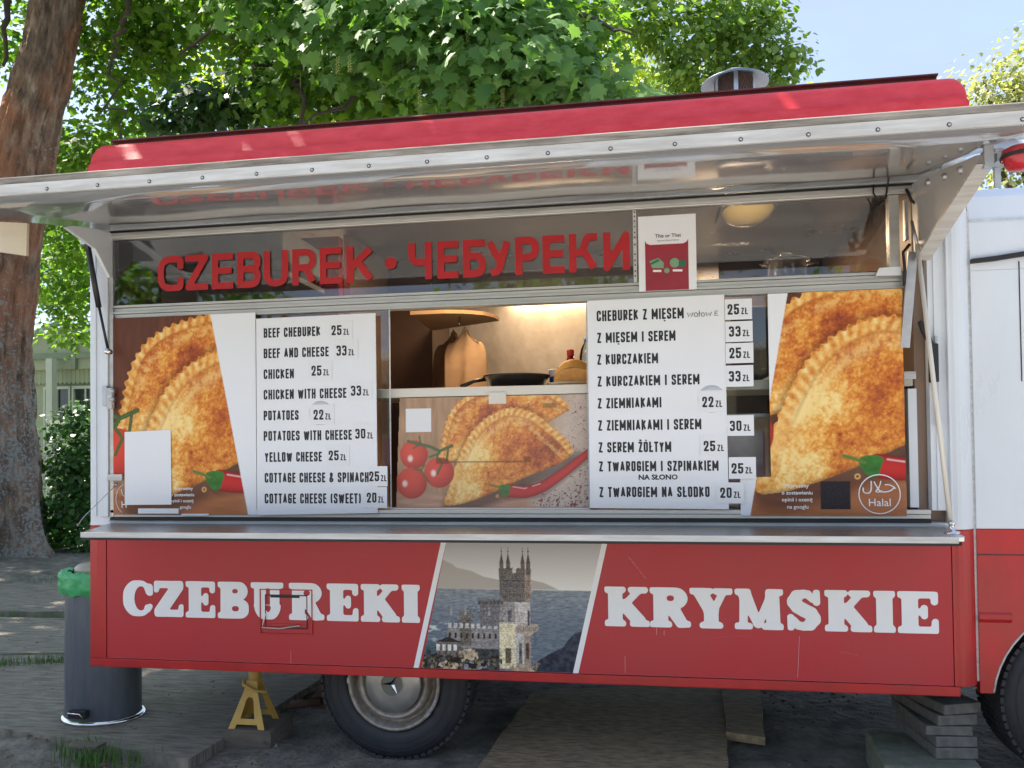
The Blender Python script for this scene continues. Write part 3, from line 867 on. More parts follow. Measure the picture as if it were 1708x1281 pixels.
def food_art(a, b, rich=1.0):
    """a still life of two fried half-moon pastries, tomatoes and a chilli on a board"""
    n1 = fbm(a * 1.0, b * 6.0, 160, 3); n2 = fbm(a, b, 22, 9); n3 = fbm(a * 6, b * 1.0, 170, 5)
    wood = C8(178, 140, 108) * (0.62 + 0.75 * n3[..., None])
    pale = C8(206, 186, 172) * (0.85 + 0.3 * n2[..., None])
    img = over(wood, pale, ss(1150, 1420, a + (b - 500) * 0.35))
    img = over(img, C8(196, 150, 122) * (0.75 + .5 * n1[..., None]), ss(840, 900, b) * ss(1250, 1050, a))
    if rich > 1:
        img = over(img, C8(96, 48, 30) * (0.6 + .7 * n3[..., None]), ss(860, 700, b) * ss(1300, 900, a) * 0.95)
        img = over(img, C8(176, 110, 70) * (0.75 + .5 * n1[..., None]), ss(850, 930, b) * ss(1250, 1050, a))
    # spice flakes
    for k, (sz, th, col) in enumerate([(11, .80, C8(110, 40, 30)), (8, .80, C8(60, 50, 35)), (17, .82, C8(150, 30, 30))]):
        fl = vnoise(a / sz + 31 * k, b / sz + 9 * k, 40 + k)
        dens = np.clip(ss(760, 960, b) * ss(1100, 1250, a) + 0.5 * ss(1350, 1500, a), 0, 1)
        img = over(img, col, ss(th, th + .05, fl + (dens - 1) * 0.22 + .04 * dens) * (dens > .1))
    # soft contact shade under the pastry is part of the printed photograph
    dF = poly_sd(a, b, FRONT); dB = poly_sd(a, b, BACK)
    img = img * (1 - 0.55 * ss(90, 0, dF) * (b > 600)[..., None] if False else 1)
    sh = ss(80, 0, poly_sd(a - 30, b - 35, FRONT)) * ss(500, 620, b)
    img = over(img, C8(60, 28, 22), sh * .75)

    def pastry(img, d, crimp, depth, seed, centre):
        q, s = line_d(a, b, crimp)
        scal = 8 * np.cos(s / 48 * 2 * math.pi + .8 * np.sin(s / 130.)) * (1 - .7 * ss(560, 760, b)) + 10 * (fbm(a, b, 40, seed + 33, 2) - .5)
        inside = d + scal * (q < 60) < 0
        t1 = fbm(a, b, 120, seed, 4); t2 = fbm(a, b, 26, seed + 5, 4, .7); t3 = fbm(a, b, 9, seed + 9, 2, .6)
        w1 = worley(a, b, 17, seed + 3); w2 = worley(a, b, 38, seed + 4)
        tone = np.clip(.57 + .75 * (t1 - .5) + .62 * (t2 - .5) + .34 * (t3 - .5) + .14 * ss(centre[0] - 120, centre[0] - 480, a), 0, 1)
        tone = tone + .22 * np.exp(-(((a - 690) / 150) ** 2 + ((b - 640) / 240) ** 2)) - .30 * np.exp(-(((a - centre[0] - 60) / 300) ** 2 + ((b - centre[1] - 20) / 190) ** 2))
        tone = tone + .13 * ss(.30, .08, w1) - .09 * ss(.55, .85, w1) - .05 * ss(.7, .9, w2)
        base = ramp(tone, [(0.0, C8(140, 58, 34)), (.20, C8(178, 88, 42)), (.38, C8(206, 114, 48)), (.55, C8(226, 144, 58)), (.75, C8(243, 182, 92)), (1.0, C8(255, 224, 150))])
        low = ss(560, 760, b)
        ph = s / 48 * 2 * math.pi + .8 * np.sin(s / 130.)
        ridge = .5 + .5 * np.cos(ph + q * .055)
        amp = 1 - .75 * low
        rt_ = np.clip(.60 + (ridge - .45) * .34 * amp + .9 * (t2 - .5) - .10 * (q < 7), 0, 1)
        rc = ramp(rt_, [(0, C8(160, 84, 36)), (.35, C8(216, 136, 60)), (.6, C8(240, 176, 88)), (.85, C8(248, 208, 130)), (1, C8(252, 226, 164))])
        base = over(base, rc, ss(depth * 1.05, depth * .7, q) * .95)
        base = over(base, C8(128, 62, 30), ss(13, 0, np.abs(q - depth * 1.02)) * .30 * (.4 + t1) * (1 - .6 * low))
        base = over(base, C8(246, 206, 128), ss(34, 0, np.abs(q - depth * 1.75)) * .50 * ss(.35, .6, t2))
        base = over(base, C8(84, 34, 20), ss(22, 0, -d) * .45 * (q > 34))
        return over(img, base, inside.astype(float))
    img = pastry(img, dB, CRIMP_B, 46, 60, (820, 330))
    img = over(img, C8(90, 38, 20), ss(46, 0, dF) * .5 * (dF > 0) * (dB < 0))
    img = pastry(img, dF, CRIMP, 66, 80, (1120, 560))
    # big soft highlight on the shoulder
    q, s = line_d(a, b, [(600, 760), (700, 560), (850, 400), (1040, 300), (1180, 330)])
    img = over(img, C8(250, 214, 150), ss(70, 0, q) * .20 * (dF < 0) * (.3 + fbm(a, b, 40, 77)))
    # tomatoes
    for (cx, cy, r, hx, hy) in [(245, 570, 112, -30, 30), (445, 710, 118, -45, 5), (225, 790, 122, -55, 5)]:
        d = np.hypot(a - cx, (b - cy)) - r
        g = np.clip(1 - (np.hypot(a - cx + 30, b - cy + 30) / (r * 1.5)) ** 2, 0, 1)
        col = C8(150, 28, 24) * (1 - g[..., None]) + C8(226, 74, 56) * g[..., None]
        img = over(img, col, ss(2, -2, d))
        img = over(img, C8(255, 236, 226), ss(30, 8, np.hypot((a - cx - hx), (b - cy - hy) * .8)) * .9)
    for pts, w in [([(200, 465), (290, 490), (380, 510), (450, 545), (550, 505)], 11), ([(290, 430), (300, 490), (240, 520)], 6), ([(450, 545), (430, 590), (470, 640), (430, 720)], 8),
                   ([(520, 520), (505, 620)], 8), ([(240, 680), (300, 690), (360, 780)], 6), ([(300, 690), (330, 650)], 6), ([(370, 590), (450, 560)], 7)]:
        q, s = line_d(a, b, pts)
        img = over(img, C8(66, 92, 46), ss(w + 3, w - 2, q))
        img = over(img, C8(110, 136, 74), ss(w * .5, 0, q) * .5)
    # chilli
    q, s = line_d(a, b, smooth_poly([(985, 850), (1100, 868), (1230, 835), (1350, 760), (1480, 665), (1630, 540)], 2, False))
    rad = 52 - 26 * np.clip(s / 750, 0, 1)
    img = over(img, C8(70, 26, 22), ss(rad + 22, rad, line_d(a - 8, b - 16, [(985, 850), (1230, 835), (1630, 540)])[0]) * .4)
    core = np.clip(1 - (q / rad) ** 2, 0, 1)
    img = over(img, C8(140, 22, 26) * (1 - core[..., None]) + C8(206, 46, 46) * core[..., None], ss(2, -2, q - rad))
    q2, _ = line_d(a, b, [(1020, 822), (1110, 836), (1230, 800)])
    img = over(img, C8(255, 226, 220), ss(6, 0, q2) * .8 * (vnoise(a / 25, b / 25, 5) > .35))
    # its green cap and stalk
    d = poly_sd(a, b, smooth_poly([(900, 815), (960, 800), (1010, 815), (995, 850), (985, 895), (950, 902), (915, 860)], 1))
    img = over(img, C8(56, 118, 46) * (.6 + .8 * fbm(a, b, 18, 90)[..., None]), ss(2, -2, d))
    q, _ = line_d(a, b, [(845, 805), (880, 815), (930, 835)])
    img = over(img, C8(96, 128, 62), ss(9, 5, q))
    q = np.hypot(a - 900, b - 893)
    img = over(img, C8(230, 180, 110), ss(14, 11, q)); img = over(img, C8(120, 60, 30), ss(7, 5, q))
    return img


def print_sheet(name, label, cat, x0, x1, z0, z1, y, step, func, parent=None, keep=None, mat_=None, thick=0.0):
    nx = int(round((x1 - x0) / step)) + 1; nz = int(round((z1 - z0) / step)) + 1
    xs = np.linspace(x0, x1, nx); zs = np.linspace(z0, z1, nz)
    X, Z = np.meshgrid(xs, zs)
    img = np.clip(func(X, Z), 0, 1)
    k = np.arange(nx * nz).reshape(nz, nx)
    q = np.stack([k[:-1, :-1], k[:-1, 1:], k[1:, 1:], k[1:, :-1]], -1).reshape(-1, 4)
    if keep is not None:
        m = keep(X, Z)
        m = (m[:-1, :-1] & m[1:, 1:] & m[1:, :-1] & m[:-1, 1:]).reshape(-1)
        q = q[m]
    L = root_loc(parent)
    ox, oz = (x0, z0) if parent is None else (0, 0)
    co = np.stack([X - L.x - ox, np.full(X.shape, y) - L.y - (y if parent is None else 0), Z - L.z - oz], -1).reshape(-1, 3)
    me = bpy.data.meshes.new(name)
    me.vertices.add(len(co)); me.vertices.foreach_set('co', co.ravel())
    me.loops.add(q.size); me.loops.foreach_set('vertex_index', q.ravel())
    me.polygons.add(len(q)); me.polygons.foreach_set('loop_start', np.arange(0, q.size, 4))
    me.update(calc_edges=True)
    at_ = me.color_attributes.new('ink', 'FLOAT_COLOR', 'POINT')
    rgba = np.concatenate([img.reshape(-1, 3), np.ones((nx * nz, 1))], 1)
    at_.data.foreach_set('color', rgba.ravel().astype(np.float32))
    me.materials.append(mat_ or M['print'])
    o = bpy.data.objects.new(name, me)
    link(o, parent)
    if parent is None:
        o.location = (x0, y, z0)
        tag(o, label, cat)
    return o


exec_marker = None
# ================================================================== SETTING: the ground
def ground():
    def axis(lo, hi, c0, c1, fine):
        a = list(np.arange(c0, c1, fine)); s = fine
        x = c1
        while x < hi: a.append(x); s *= 1.35; x += s
        a.append(hi); s = fine; x = c0 - s * 1.35
        pre = []
        while x > lo: pre.append(x); s *= 1.35; x -= s
        pre.append(lo)
        return np.array(pre[::-1] + a)
    xs = axis(-400, 400, -6, 5, 0.045); ys = axis(-400, 400, -1.0, 6.5, 0.045)
    X, Y = np.meshgrid(xs, ys)
    h = (fbm(X + 50, Y + 50, 0.9, 21, 4) - .5) * 0.10 + (fbm(X + 50, Y + 50, 0.12, 31, 3) - .5) * 0.035
    near = ss(14, 6, np.hypot(X - 0, Y - 3))
    under = ss(-.2, .4, X) * ss(4.3, 4.0, X) * ss(-.3, .1, Y) * ss(2.4, 2.2, Y)
    h = h * near * (1 - .45 * under) - 0.032
    mound = ss(2.6, 0.4, np.hypot(X + 4.8, (Y - 5.2))) * .12
    h = h + mound
    k = np.arange(X.size).reshape(X.shape)
    q = np.stack([k[:-1, :-1], k[:-1, 1:], k[1:, 1:], k[1:, :-1]], -1).reshape(-1, 4)
    me = bpy.data.meshes.new('ground')
    me.from_pydata(np.stack([X, Y, h], -1).reshape(-1, 3).tolist(), [], q.tolist())
    me.polygons.foreach_set('use_smooth', [True] * len(me.polygons))
    me.materials.append(M['soil'])
    o = bpy.data.objects.new('ground', me); link(o)
    tag(o, kind='structure', label='dark bare soil with roots and dry litter under the food truck')


ground()


def board(name, label, cat, pts, z0, z1, m, sub=None, warp=0.0, seed=0, edge=None):
    """a sheet or slab with a slightly ragged outline; pts run round its top"""
    rs = random.Random(seed)
    P = []
    n = len(pts)
    for i in range(n):
        a, b = pts[i], pts[(i + 1) % n]
        L = math.hypot(b[0] - a[0], b[1] - a[1]); k = max(1, int(L / 0.12))
        for j in range(k):
            t = j / k
            jit = 0 if j == 0 else 0.006
            P.append((a[0] + (b[0] - a[0]) * t + rs.uniform(-jit, jit), a[1] + (b[1] - a[1]) * t + rs.uniform(-jit, jit)))
    cx = sum(p[0] for p in pts) / n; cy = sum(p[1] for p in pts) / n
    mb = MB(); k = len(P)
    hz = lambda x, y: warp * (fbm(np.array([x * 1.0 + 9]), np.array([y * 1.0 + 9]), 1.1, seed)[0] - .5)
    vs = [(x, y, z1 + hz(x, y)) for x, y in P] + [(x, y, z0) for x, y in P] + [(cx, cy, z1 + hz(cx, cy))]
    fs = [(i, (i + 1) % k, 2 * k) for i in range(k)] + [(i, k + i, k + (i + 1) % k, (i + 1) % k) for i in range(k)]
    fs.append(tuple(range(2 * k - 1, k - 1, -1)))
    mb.add(vs, fs)
    o = mb.build(name, m)
    return tag(o, label, cat)


# sheets and slabs lying on the ground (corner positions surveyed on the ground)
board('plywood_sheet', 'large dark weathered plywood sheet lying under the grey pedal bin', 'plywood sheet',
      [(-2.0, 0.62), (-0.69, 0.235), (0.07, 0.07), (0.50, -0.02), (0.62, 1.25), (-0.35, 1.42), (-1.75, 1.75)], -0.06, 0.006, M['ply'], warp=.012, seed=3)
board('plywood_sheet', 'grey cracked board on the ground left of the bin with grass along its edge', 'plywood sheet',
      [(-3.6, 1.5), (-1.9, 1.42), (-0.7, 1.62), (-0.9, 2.28), (-2.0, 2.45), (-3.9, 2.35)], -0.04, 0.022, M['ply'], warp=.04, seed=5)
board('plywood_sheet', 'farther grey board behind the bin, closest to the big tree', 'plywood sheet',
      [(-4.6, 2.75), (-2.7, 2.62), (-1.6, 2.75), (-1.5, 3.7), (-3.1, 3.95), (-4.9, 3.6)], -0.04, 0.03, M['ply'], warp=.04, seed=8)
board('strand_board', 'large worn strand board sheet on the ground right of the rear wheel', 'strand board',
      [(1.80, -0.02), (2.86, 0.12), (2.98, 1.33), (1.92, 1.10)], -0.02, 0.016, M['osb'], warp=.01, seed=11)
board('plank', 'short dark plank with a pale broken end beside the strand board', 'plank',
      [(2.90, 0.55), (3.07, 0.50), (3.17, 1.30), (2.96, 1.25)], -0.01, 0.028, M['osb'], seed=13)
board('plank', 'small pale offcut of wood lying in front of the bin', 'plank',
      [(-0.10, -0.03), (0.04, -0.02), (0.05, 0.035), (-0.12, 0.04)], 0.03, 0.042, M['timber'], seed=14)


MB().box(-30, 34, -40, -1.5, -.06, .012).build('bounce_pavement', mat('bounce_paving', (0.42, 0.40, 0.37), 0.85, vscale=4, bump=.003, bscale=30))['kind'] = 'structure'  # unseen pale paving added to bounce fill light onto the truck front
# ================================================================== THE FOOD TRUCK
truck = thing('food_truck', 'red and white food truck with raised awning and lettering on its red skirt', 'food truck', (0, 0, 0))
WX0, WX1 = 0.105, 3.705            # serving opening
ZC = 1.06                          # counter height

# skirt
box('skirt_panel', M['red'], truck, 0.085, 3.70, 0.0, 0.03, 0.443, 1.045)
box('skirt_rail', M['red_frame'], truck, 0.0, 3.722, -0.004, 0.05, 0.402, 0.4405, bevel=.003)
MB().prism([(0.0, 0.0), (0.04, -0.006), (0.082, -0.003), (0.082, 0.05), (0.0, 0.05)], 0.4425, 1.045, 'xy').build('corner_post', M['red_frame'], truck)
q = [(3.7025, 0.05), (3.7025, -0.003), (3.712, -0.003)]
for i in range(9):
    a = math.pi / 2 * i / 8
    q.append((3.725 + 0.085 * math.sin(a), 0.085 - 0.092 * math.cos(a)))
q += [(3.81, 0.2), (3.75, 0.2)]
MB().prism(q, 0.4425, 1.044, 'xy').build('corner_post', M['red_frame'], truck)
o = MB().prism(q, 1.047, 2.66, 'xy').build('corner_post', M['white'], truck)
MB().box(3.7035, 3.712, -0.006, 0.0, 1.05, 2.40).box(3.64, 3.7025, 0.012, 0.05, 1.12, 2.40).box(3.66, 3.672, 0.006, 0.0125, 1.12, 2.40).build('door_frame', M['white'], truck)
MB().box(0.0, 0.102, 0.0, 0.05, 1.047, 2.42).build('corner_post', M['white'], truck, bevel=.006)
MB().box(0.062, 0.100, -0.012, -0.0005, 1.09, 2.40).box(0.030, 0.036, -0.006, -0.0005, 1.09, 2.40).build('post_trim', M['white'], truck, bevel=.002)
MB().box(0.1025, 0.122, -0.004, 0.04, 1.09, 2.40).build('jamb_seal', M['alu'], truck)
# upper body behind the awning
box('body_top', M['white'], truck, 0.0, 3.80, 0.006, 0.05, 2.415, 2.66)
MB().box(0.0, 0.05, 0.052, 2.0, 0.42, 2.66).build('end_wall', M['white'], truck)
MB().box(3.752, 3.80, 0.205, 2.0, 0.42, 2.66).build('end_wall', M['white'], truck)
MB().box(0.05, 3.75, 1.96, 2.0, 0.42, 2.66).build('rear_wall', M['white'], truck)
box('floor', M['dark'], truck, 0.05, 3.75, 0.056, 1.955, 0.42, 0.47)
# roof: red shell with flange, shoulder and dirty gutter lip
prof = [(-0.004, 2.635), (-0.008, 2.70), (-0.012, 2.735), (0.004, 2.742), (0.012, 2.80), (0.03, 2.825), (0.06, 2.838), (0.16, 2.845), (1.0, 2.90), (1.84, 2.845), (1.97, 2.825), (1.99, 2.64)]
vs = []; fs = []
N = 24
for i in range(N + 1):
    t = i / N
    x = 0.0 + 3.80 * t
    for (y, z) in prof:
        e = min(t, 1 - t) * 3.80
        k = min(1, e / 0.09)
        drop = (1 - math.sqrt(max(0, 1 - (1 - k) ** 2))) * 0.085
        zz = z - drop * max(0, (z - 2.70)) / 0.12
        inset = 0.0
        vs.append((x, y + (0.0 if k >= 1 else 0.0), zz))
xsr = [0, .006, .018, .036, .055] + list(np.linspace(.15, 3.65, 20)) + [3.745, 3.764, 3.782, 3.794, 3.80]
vs = []
for x in xsr:
    e = min(x, 3.80 - x); k = min(1, e / .055)
    drop = (1 - math.sqrt(max(0, 1 - (1 - k) ** 2))) * 0.055
    for (y, z) in prof: vs.append((x, y, z - drop * max(0, (z - 2.66)) / 0.16))
n = len(prof)
fs = [(i * n + j, i * n + j + 1, (i + 1) * n + j + 1, (i + 1) * n + j) for i in range(len(xsr) - 1) for j in range(n - 1)]
fs += [tuple(range(n))[::-1], tuple((len(xsr) - 1) * n + j for j in range(n))]
roof = MB().add(vs, fs, True).build('roof', M['red_roof'], truck)
roof.data.polygons.foreach_set('use_smooth', [len(p.vertices) == 4 for p in roof.data.polygons])
MB().prism([(0.085, 2.842), (0.10, 2.842), (0.104, 2.864), (0.07, 2.868), (0.068, 2.862), (0.088, 2.858)], 0.06, 3.72, 'yz').build('gutter_lip', M['dark_red'], roof)

MB().prism([(.16, 2.8465), (1.0, 2.9015), (1.84, 2.8465), (1.84, 2.8525), (1.0, 2.9075), (.16, 2.8525)], .1, 3.7, 'yz').build('added_roof_sheet', M['white_dirty'], truck)  # unseen pale sheet added so no red bounces onto the chimney
# chimney
ch = MB(); cx, cy = 3.055, 1.0
chim = ch.lathe([(.085, 2.86), (.085, 3.165)], (cx, cy, 0), n=32).build('chimney', M['steel'], truck)
MB().lathe([(.112, 3.145), (.118, 3.165), (.112, 3.172), (.09, 3.172)], (cx, cy, 0), n=32).build('collar', M['cap'], chim)
MB().lathe([(.0, 3.385), (.05, 3.378), (.17, 3.315), (.176, 3.308), (.17, 3.305), (.05, 3.36), (0, 3.37)], (cx, cy, 0), n=40).build('rain_cap', M['cap'], chim)
g = MB()
for k in range(44):
    a0 = 2 * math.pi * k / 44
    for sgn in (1, -1):
        p = []
        for j in range(7):
            a = a0 + sgn * j * .10
            p.append((cx + .104 * math.cos(a), cy + .104 * math.sin(a), 3.175 + j * .0245))
        g.tube(p, .0022, 3, cap=False)
tag(g.build('mesh_grille', M['rust'], chim, fix=False), kind='stuff')
MB().lathe([(.092, 3.17), (.092, 3.33)], (cx, cy, 0), n=24).build('flue', M['brown_dark'], chim)
for k in range(6):
    a = 2 * math.pi * k / 6 + .45
    MB().obox((cx + .109 * math.cos(a), cy + .109 * math.sin(a), 3.25), (math.cos(a), math.sin(a), 0), (-math.sin(a), math.cos(a), 0), (0, 0, 1), .002, .011, .085).build('strap', M['steel'], chim)

# ---- header, rail, sill
MB().box(0.1025, 3.60, -0.012, 0.03, 2.366, 2.398).build('header_rail', M['alu'], truck, bevel=.003)
MB().box(0.104, 3.62, -0.018, -0.0125, 2.372, 2.382).build('header_lip', M['white_dirty'], truck)
rail = MB()
for i, (za, zb, yy) in enumerate([(2.052, 2.062, -.006), (2.036, 2.050, .004), (2.024, 2.034, -.004), (2.004, 2.022, .008), (1.996, 2.003, .0)]):
    rail.box(0.124, 3.55, yy, .055, za, zb)
rail.build('window_track', M['alu'], truck)
MB().box(0.104, 3.63, 0.0, .08, 1.088, 1.104).box(0.104, 3.63, -.004, .03, 1.106, 1.122).build('window_sill', M['cream'], truck, bevel=.002)
MB().box(0.104, 3.70, .001, .05, 1.0465, 1.0720).build('sill_base', M['white_dirty'], truck)
MB().box(0.104, 3.63, -.004, .02, 1.0725, 1.086).build('sill_seal', M['black'], truck)
MB().box(3.497, 3.535, -.010, .03, 2.06, 2.364).build('transom_stile', M['alu'], truck, bevel=.002)
MB().prism([(3.44, 2.045), (3.455, 2.075), (3.536, 2.078), (3.536, 2.042)], -.018, -.0105, 'xz').build('corner_bracket', M['white'], truck)
# perforated strip
st = MB().box(2.500, 2.514, -.0065, -.002, 2.064, 2.364).build('perforated_strip', M['white_dirty'], truck)
for zz in (2.355, 2.338, 2.318, 2.295, 2.27, 2.25, 2.22, 2.18, 2.155, 2.135, 2.11, 2.09):
    MB().lathe([(0.0, 0), (.0035, 0)], (2.507, -.0075, zz), 'y', 8).build('hole', M['ink'], st, fix=False)
# glass
box('transom_glass', M['glass_up'], truck, 0.124, 3.497, .004, .008, 2.062, 2.366)
box('window_pane', M['glass'], truck, 0.124, 1.437, .020, .024, 1.122, 2.020)
box('window_pane', M['glass'], truck, 2.305, 3.550, .020, .024, 1.122, 2.020)
MB().box(1.437, 1.441, .018, .026, 1.122, 2.0).build('pane_edge', M['tape'], truck)
MB().box(2.299, 2.304, .018, .026, 1.122, 2.0).build('pane_edge', M['tape'], truck)
MB().box(1.437, 2.30, .03, .06, 1.122, 1.128).build('pane_track', M['cream'], truck)

# ---- interior (walls, shelves) seen through the opening
MB().box(0.055, 3.75, 1.90, 1.955, 0.475, 2.62).build('inner_rear_wall', M['brown_dark'], truck)
MB().box(1.27, 3.05, 1.86, 1.898, 1.1, 2.60).build('backsplash', M['steel_wall'], truck)
MB().box(0.055, 3.75, 0.06, 1.955, 2.56, 2.60).build('inner_ceiling', M['ceil'], truck)
MB().box(3.70, 3.748, 0.205, 1.955, 0.475, 2.555).build('inner_side_wall', M['wood_in'], truck)
MB().box(3.60, 3.638, 0.055, 0.20, 1.05, 2.55).box(3.6385, 3.748, .055, .20, 1.05, 2.5).build('inner_jamb', M['wood_in'], truck)
MB().box(0.055, 0.08, 0.06, 1.955, 0.475, 2.555).build('inner_side_wall', M['wood_in'], truck)
MB().box(0.95, 0.985, 0.75, 1.86, 0.9, 2.55).build('partition', M['wood_in'], truck)
MB().box(0.99, 1.27, 1.40, 1.86, 0.9, 2.55).build('tall_cupboard', M['brown_dark'], truck)
MB().box(0.13, 0.90, 0.12, 0.60, 2.27, 2.42).build('wall_cabinet', M['grey_box'], truck, bevel=.01)
MB().box(0.06, 0.9, 0.15, 1.85, 2.20, 2.225).build('wall_shelf', M['grey_box'], truck)
MB().box(3.05, 3.70, 1.3, 1.85, 1.15, 1.55).box(2.4, 3.69, 0.9, 1.8, 1.06, 1.10).build('worktop', M['grey_box'], truck, bevel=.01)
MB().box(2.32, 3.69, 0.12, 0.42, 1.50, 1.515).box(3.2, 3.69, .5, 1.3, 1.72, 1.74).build('inner_shelf', M['steel'], truck)
MB().box(2.95, 3.69, 0.57, 1.0, 2.170, 2.185).build('high_shelf', M['steel'], truck)
MB().box(3.05, 3.69, 1.3, 1.85, 1.80, 2.17).build('hot_cabinet', M['blackm'], truck, bevel=.01)
# pass-through shelf with cream edge
MB().box(1.30, 3.598, .062, .48, 1.612, 1.652).build('serving_shelf', M['cream'], truck, bevel=.004)
box('shelf_clip', M['cream'], truck, 1.872, 1.948, .052, .061, 1.575, 1.625)
# lit wall lamp; the ceiling dome is added to imitate reflected lamp glow
lampo = MB().box(1.66, 2.36, 1.74, 1.855, 2.385, 2.42).box(1.66, 2.36, 1.735, 1.7395, 2.33, 2.42).build('wall_lamp', M['grey_box'], truck)  # front plate added to screen the tube from the awning lining
MB().box(1.68, 2.34, 1.80, 1.84, 2.368, 2.384).build('lamp_tube', emit_mat('warm_lamp_tube', (1.0, .62, .25), 5), lampo)
glow_mount = MB().box(2.93, 3.20, .50, .92, 2.535, 2.558).build('glow_dome_mount', M['steel'], truck, bevel=.01)
dm, dn, dl, db = node_mat('reflected_glow_dome')
lw = dn.new('ShaderNodeLayerWeight'); lw.inputs[0].default_value = .35
rp_ = dn.new('ShaderNodeMapRange'); rp_.inputs['From Min'].default_value = .0; rp_.inputs['From Max'].default_value = .75; rp_.inputs['To Min'].default_value = .42; rp_.inputs['To Max'].default_value = .0
dl.new(lw.outputs['Facing'], rp_.inputs[0]); dl.new(rp_.outputs[0], db.inputs['Emission Strength'])
db.inputs['Emission Color'].default_value = (1, .60, .16, 1); db.inputs['Base Color'].default_value = (.5, .4, .25, 1)
MB().lathe([(.0, -.06), (.06, -.055), (.10, -.035), (.125, .0)], (3.065, .70, 2.534), 'z', 32, sy=1.4).build('glow_dome', dm, glow_mount)
for (x, y, z, e, sx) in ((2.0, 1.80, 2.362, 1.3, .65), (1.75, .55, 2.53, 5, .5), (3.06, 1.3, 2.53, 6, .2), (0.8, 1.0, 2.52, 4, .3)):  # first belongs to the wall lamp; the others are added fill without fixtures
    ld = bpy.data.lights.new('lamp_and_fill_light', 'AREA'); ld.energy = e; ld.color = (1.0, .70, .42); ld.shape = 'RECTANGLE'; ld.size = sx; ld.size_y = .06
    lo = bpy.data.objects.new('lamp_and_fill_light', ld); link(lo, truck); lo.location = (x, y, z)

# ---- counter board
cp = [(0.30, -0.37), (0.27, -0.362), (0.25, -0.35), (0.235, -.33), (0.06, 0.0), (3.655, 0.0), (3.655, -0.02), (3.605, -.345), (3.595, -.362), (3.57, -.372)]
ctr = MB().prism([(0.245, -.37), (0.105, -.01), (3.69, -.01), (3.66, -.06), (3.618, -.34), (3.606, -.364), (3.58, -.372)], 1.046, 1.060, 'xy').build('counter', M['steel_top'], truck)
MB().box(0.245, 3.585, -.3765, -.3725, 1.040, 1.0625).build('counter_edge', M['white_dirty'], ctr, bevel=.0015)
MB().box(0.245, 3.585, -.3740, -.366, 1.030, 1.0395).build('edge_seal', M['black'], ctr)
MB().prism([(0.12, -.05), (3.6, -.05), (3.6, -.36), (0.26, -.36)], 1.0305, 1.0455, 'xy').build('counter_underside', M['dark'], ctr)

# ---- awning
awp = [(0.0, 2.418), (-0.12, 2.400), (-0.30, 2.366), (-0.55, 2.318), (-0.70, 2.300), (-0.86, 2.290)]
AX0, AX1 = 0.012, 3.742
vs = []; fs = []
NX = 20
for i in range(NX + 1):
    x = AX0 + (AX1 - AX0) * i / NX
    for (y, z) in awp: vs.append((x, y, z + .0025 * math.sin(i * 1.7) * (y < -.05) * (y > -.8)))
n = len(awp)
fs = [(i * n + j, i * n + j + 1, (i + 1) * n + j + 1, (i + 1) * n + j) for i in range(NX) for j in range(n - 1)]
aw = MB().add(vs, fs, True).build('awning', M['underside'], truck)
sd_ = aw.modifiers.new('skin', 'SOLIDIFY'); sd_.thickness = 0.018; sd_.offset = -1
bpy.context.view_layer.update()
if aw.data.polygons[0].normal.z > 0:
    sd_.offset = -1; sd_.thickness = -0.018
# outer face of the awning
vs2 = [(x, y - (.004 if y < -.8 else 0), z + .026) for (x, y, z) in vs]
MB().add(vs2, fs, True).build('awning_cover', M['white_dirty'], aw)
MB().prism([(-.862, 2.284), (-.872, 2.284), (-.874, 2.322), (-.862, 2.322)], AX0 - .01, AX1 + .01, 'yz').build('edge_strip', M['white_dirty'], aw)
MB().prism([(-.862, 2.323), (-.876, 2.323), (-.880, 2.339), (-.868, 2.344), (-.83, 2.344)], AX0 - .01, AX1 + .01, 'yz').build('edge_profile', M['grime'], aw)
MB().prism([(-.8805, 2.3395), (-.8685, 2.3445), (-.83, 2.3445), (-.83, 2.3475), (-.87, 2.3475), (-.8835, 2.3415)], AX0 - .01, AX1 + .01, 'yz').build('edge_bead', M['white_dirty'], aw)
scr = None
x = 0.32
k = 0
while x < 3.7:
    if scr is None:
        mb = MB().lathe([(0, -.003), (.0035, -.002), (.0042, 0)], (0, 0, 0), 'y', 10)
        scr = mb.build('screw', M['steel'], None); scr.parent = aw; s = scr
        wsh = MB().lathe([(0.0, -.0008), (.0062, -.0006), (.0068, 0)], (0, 0, 0), 'y', 10).build('washer', M['black'], None); wsh.parent = aw; w_ = wsh
    else:
        s = scr.copy(); COL.objects.link(s); w_ = wsh.copy(); COL.objects.link(w_)
    s.location = (x, -.8745, 2.297); w_.location = (x, -.8735, 2.297)
    x += .192
# hinge gap
MB().box(0.11, 3.62, -.006, .01, 2.400, 2.408).build('hinge_seal', M['black'], truck)
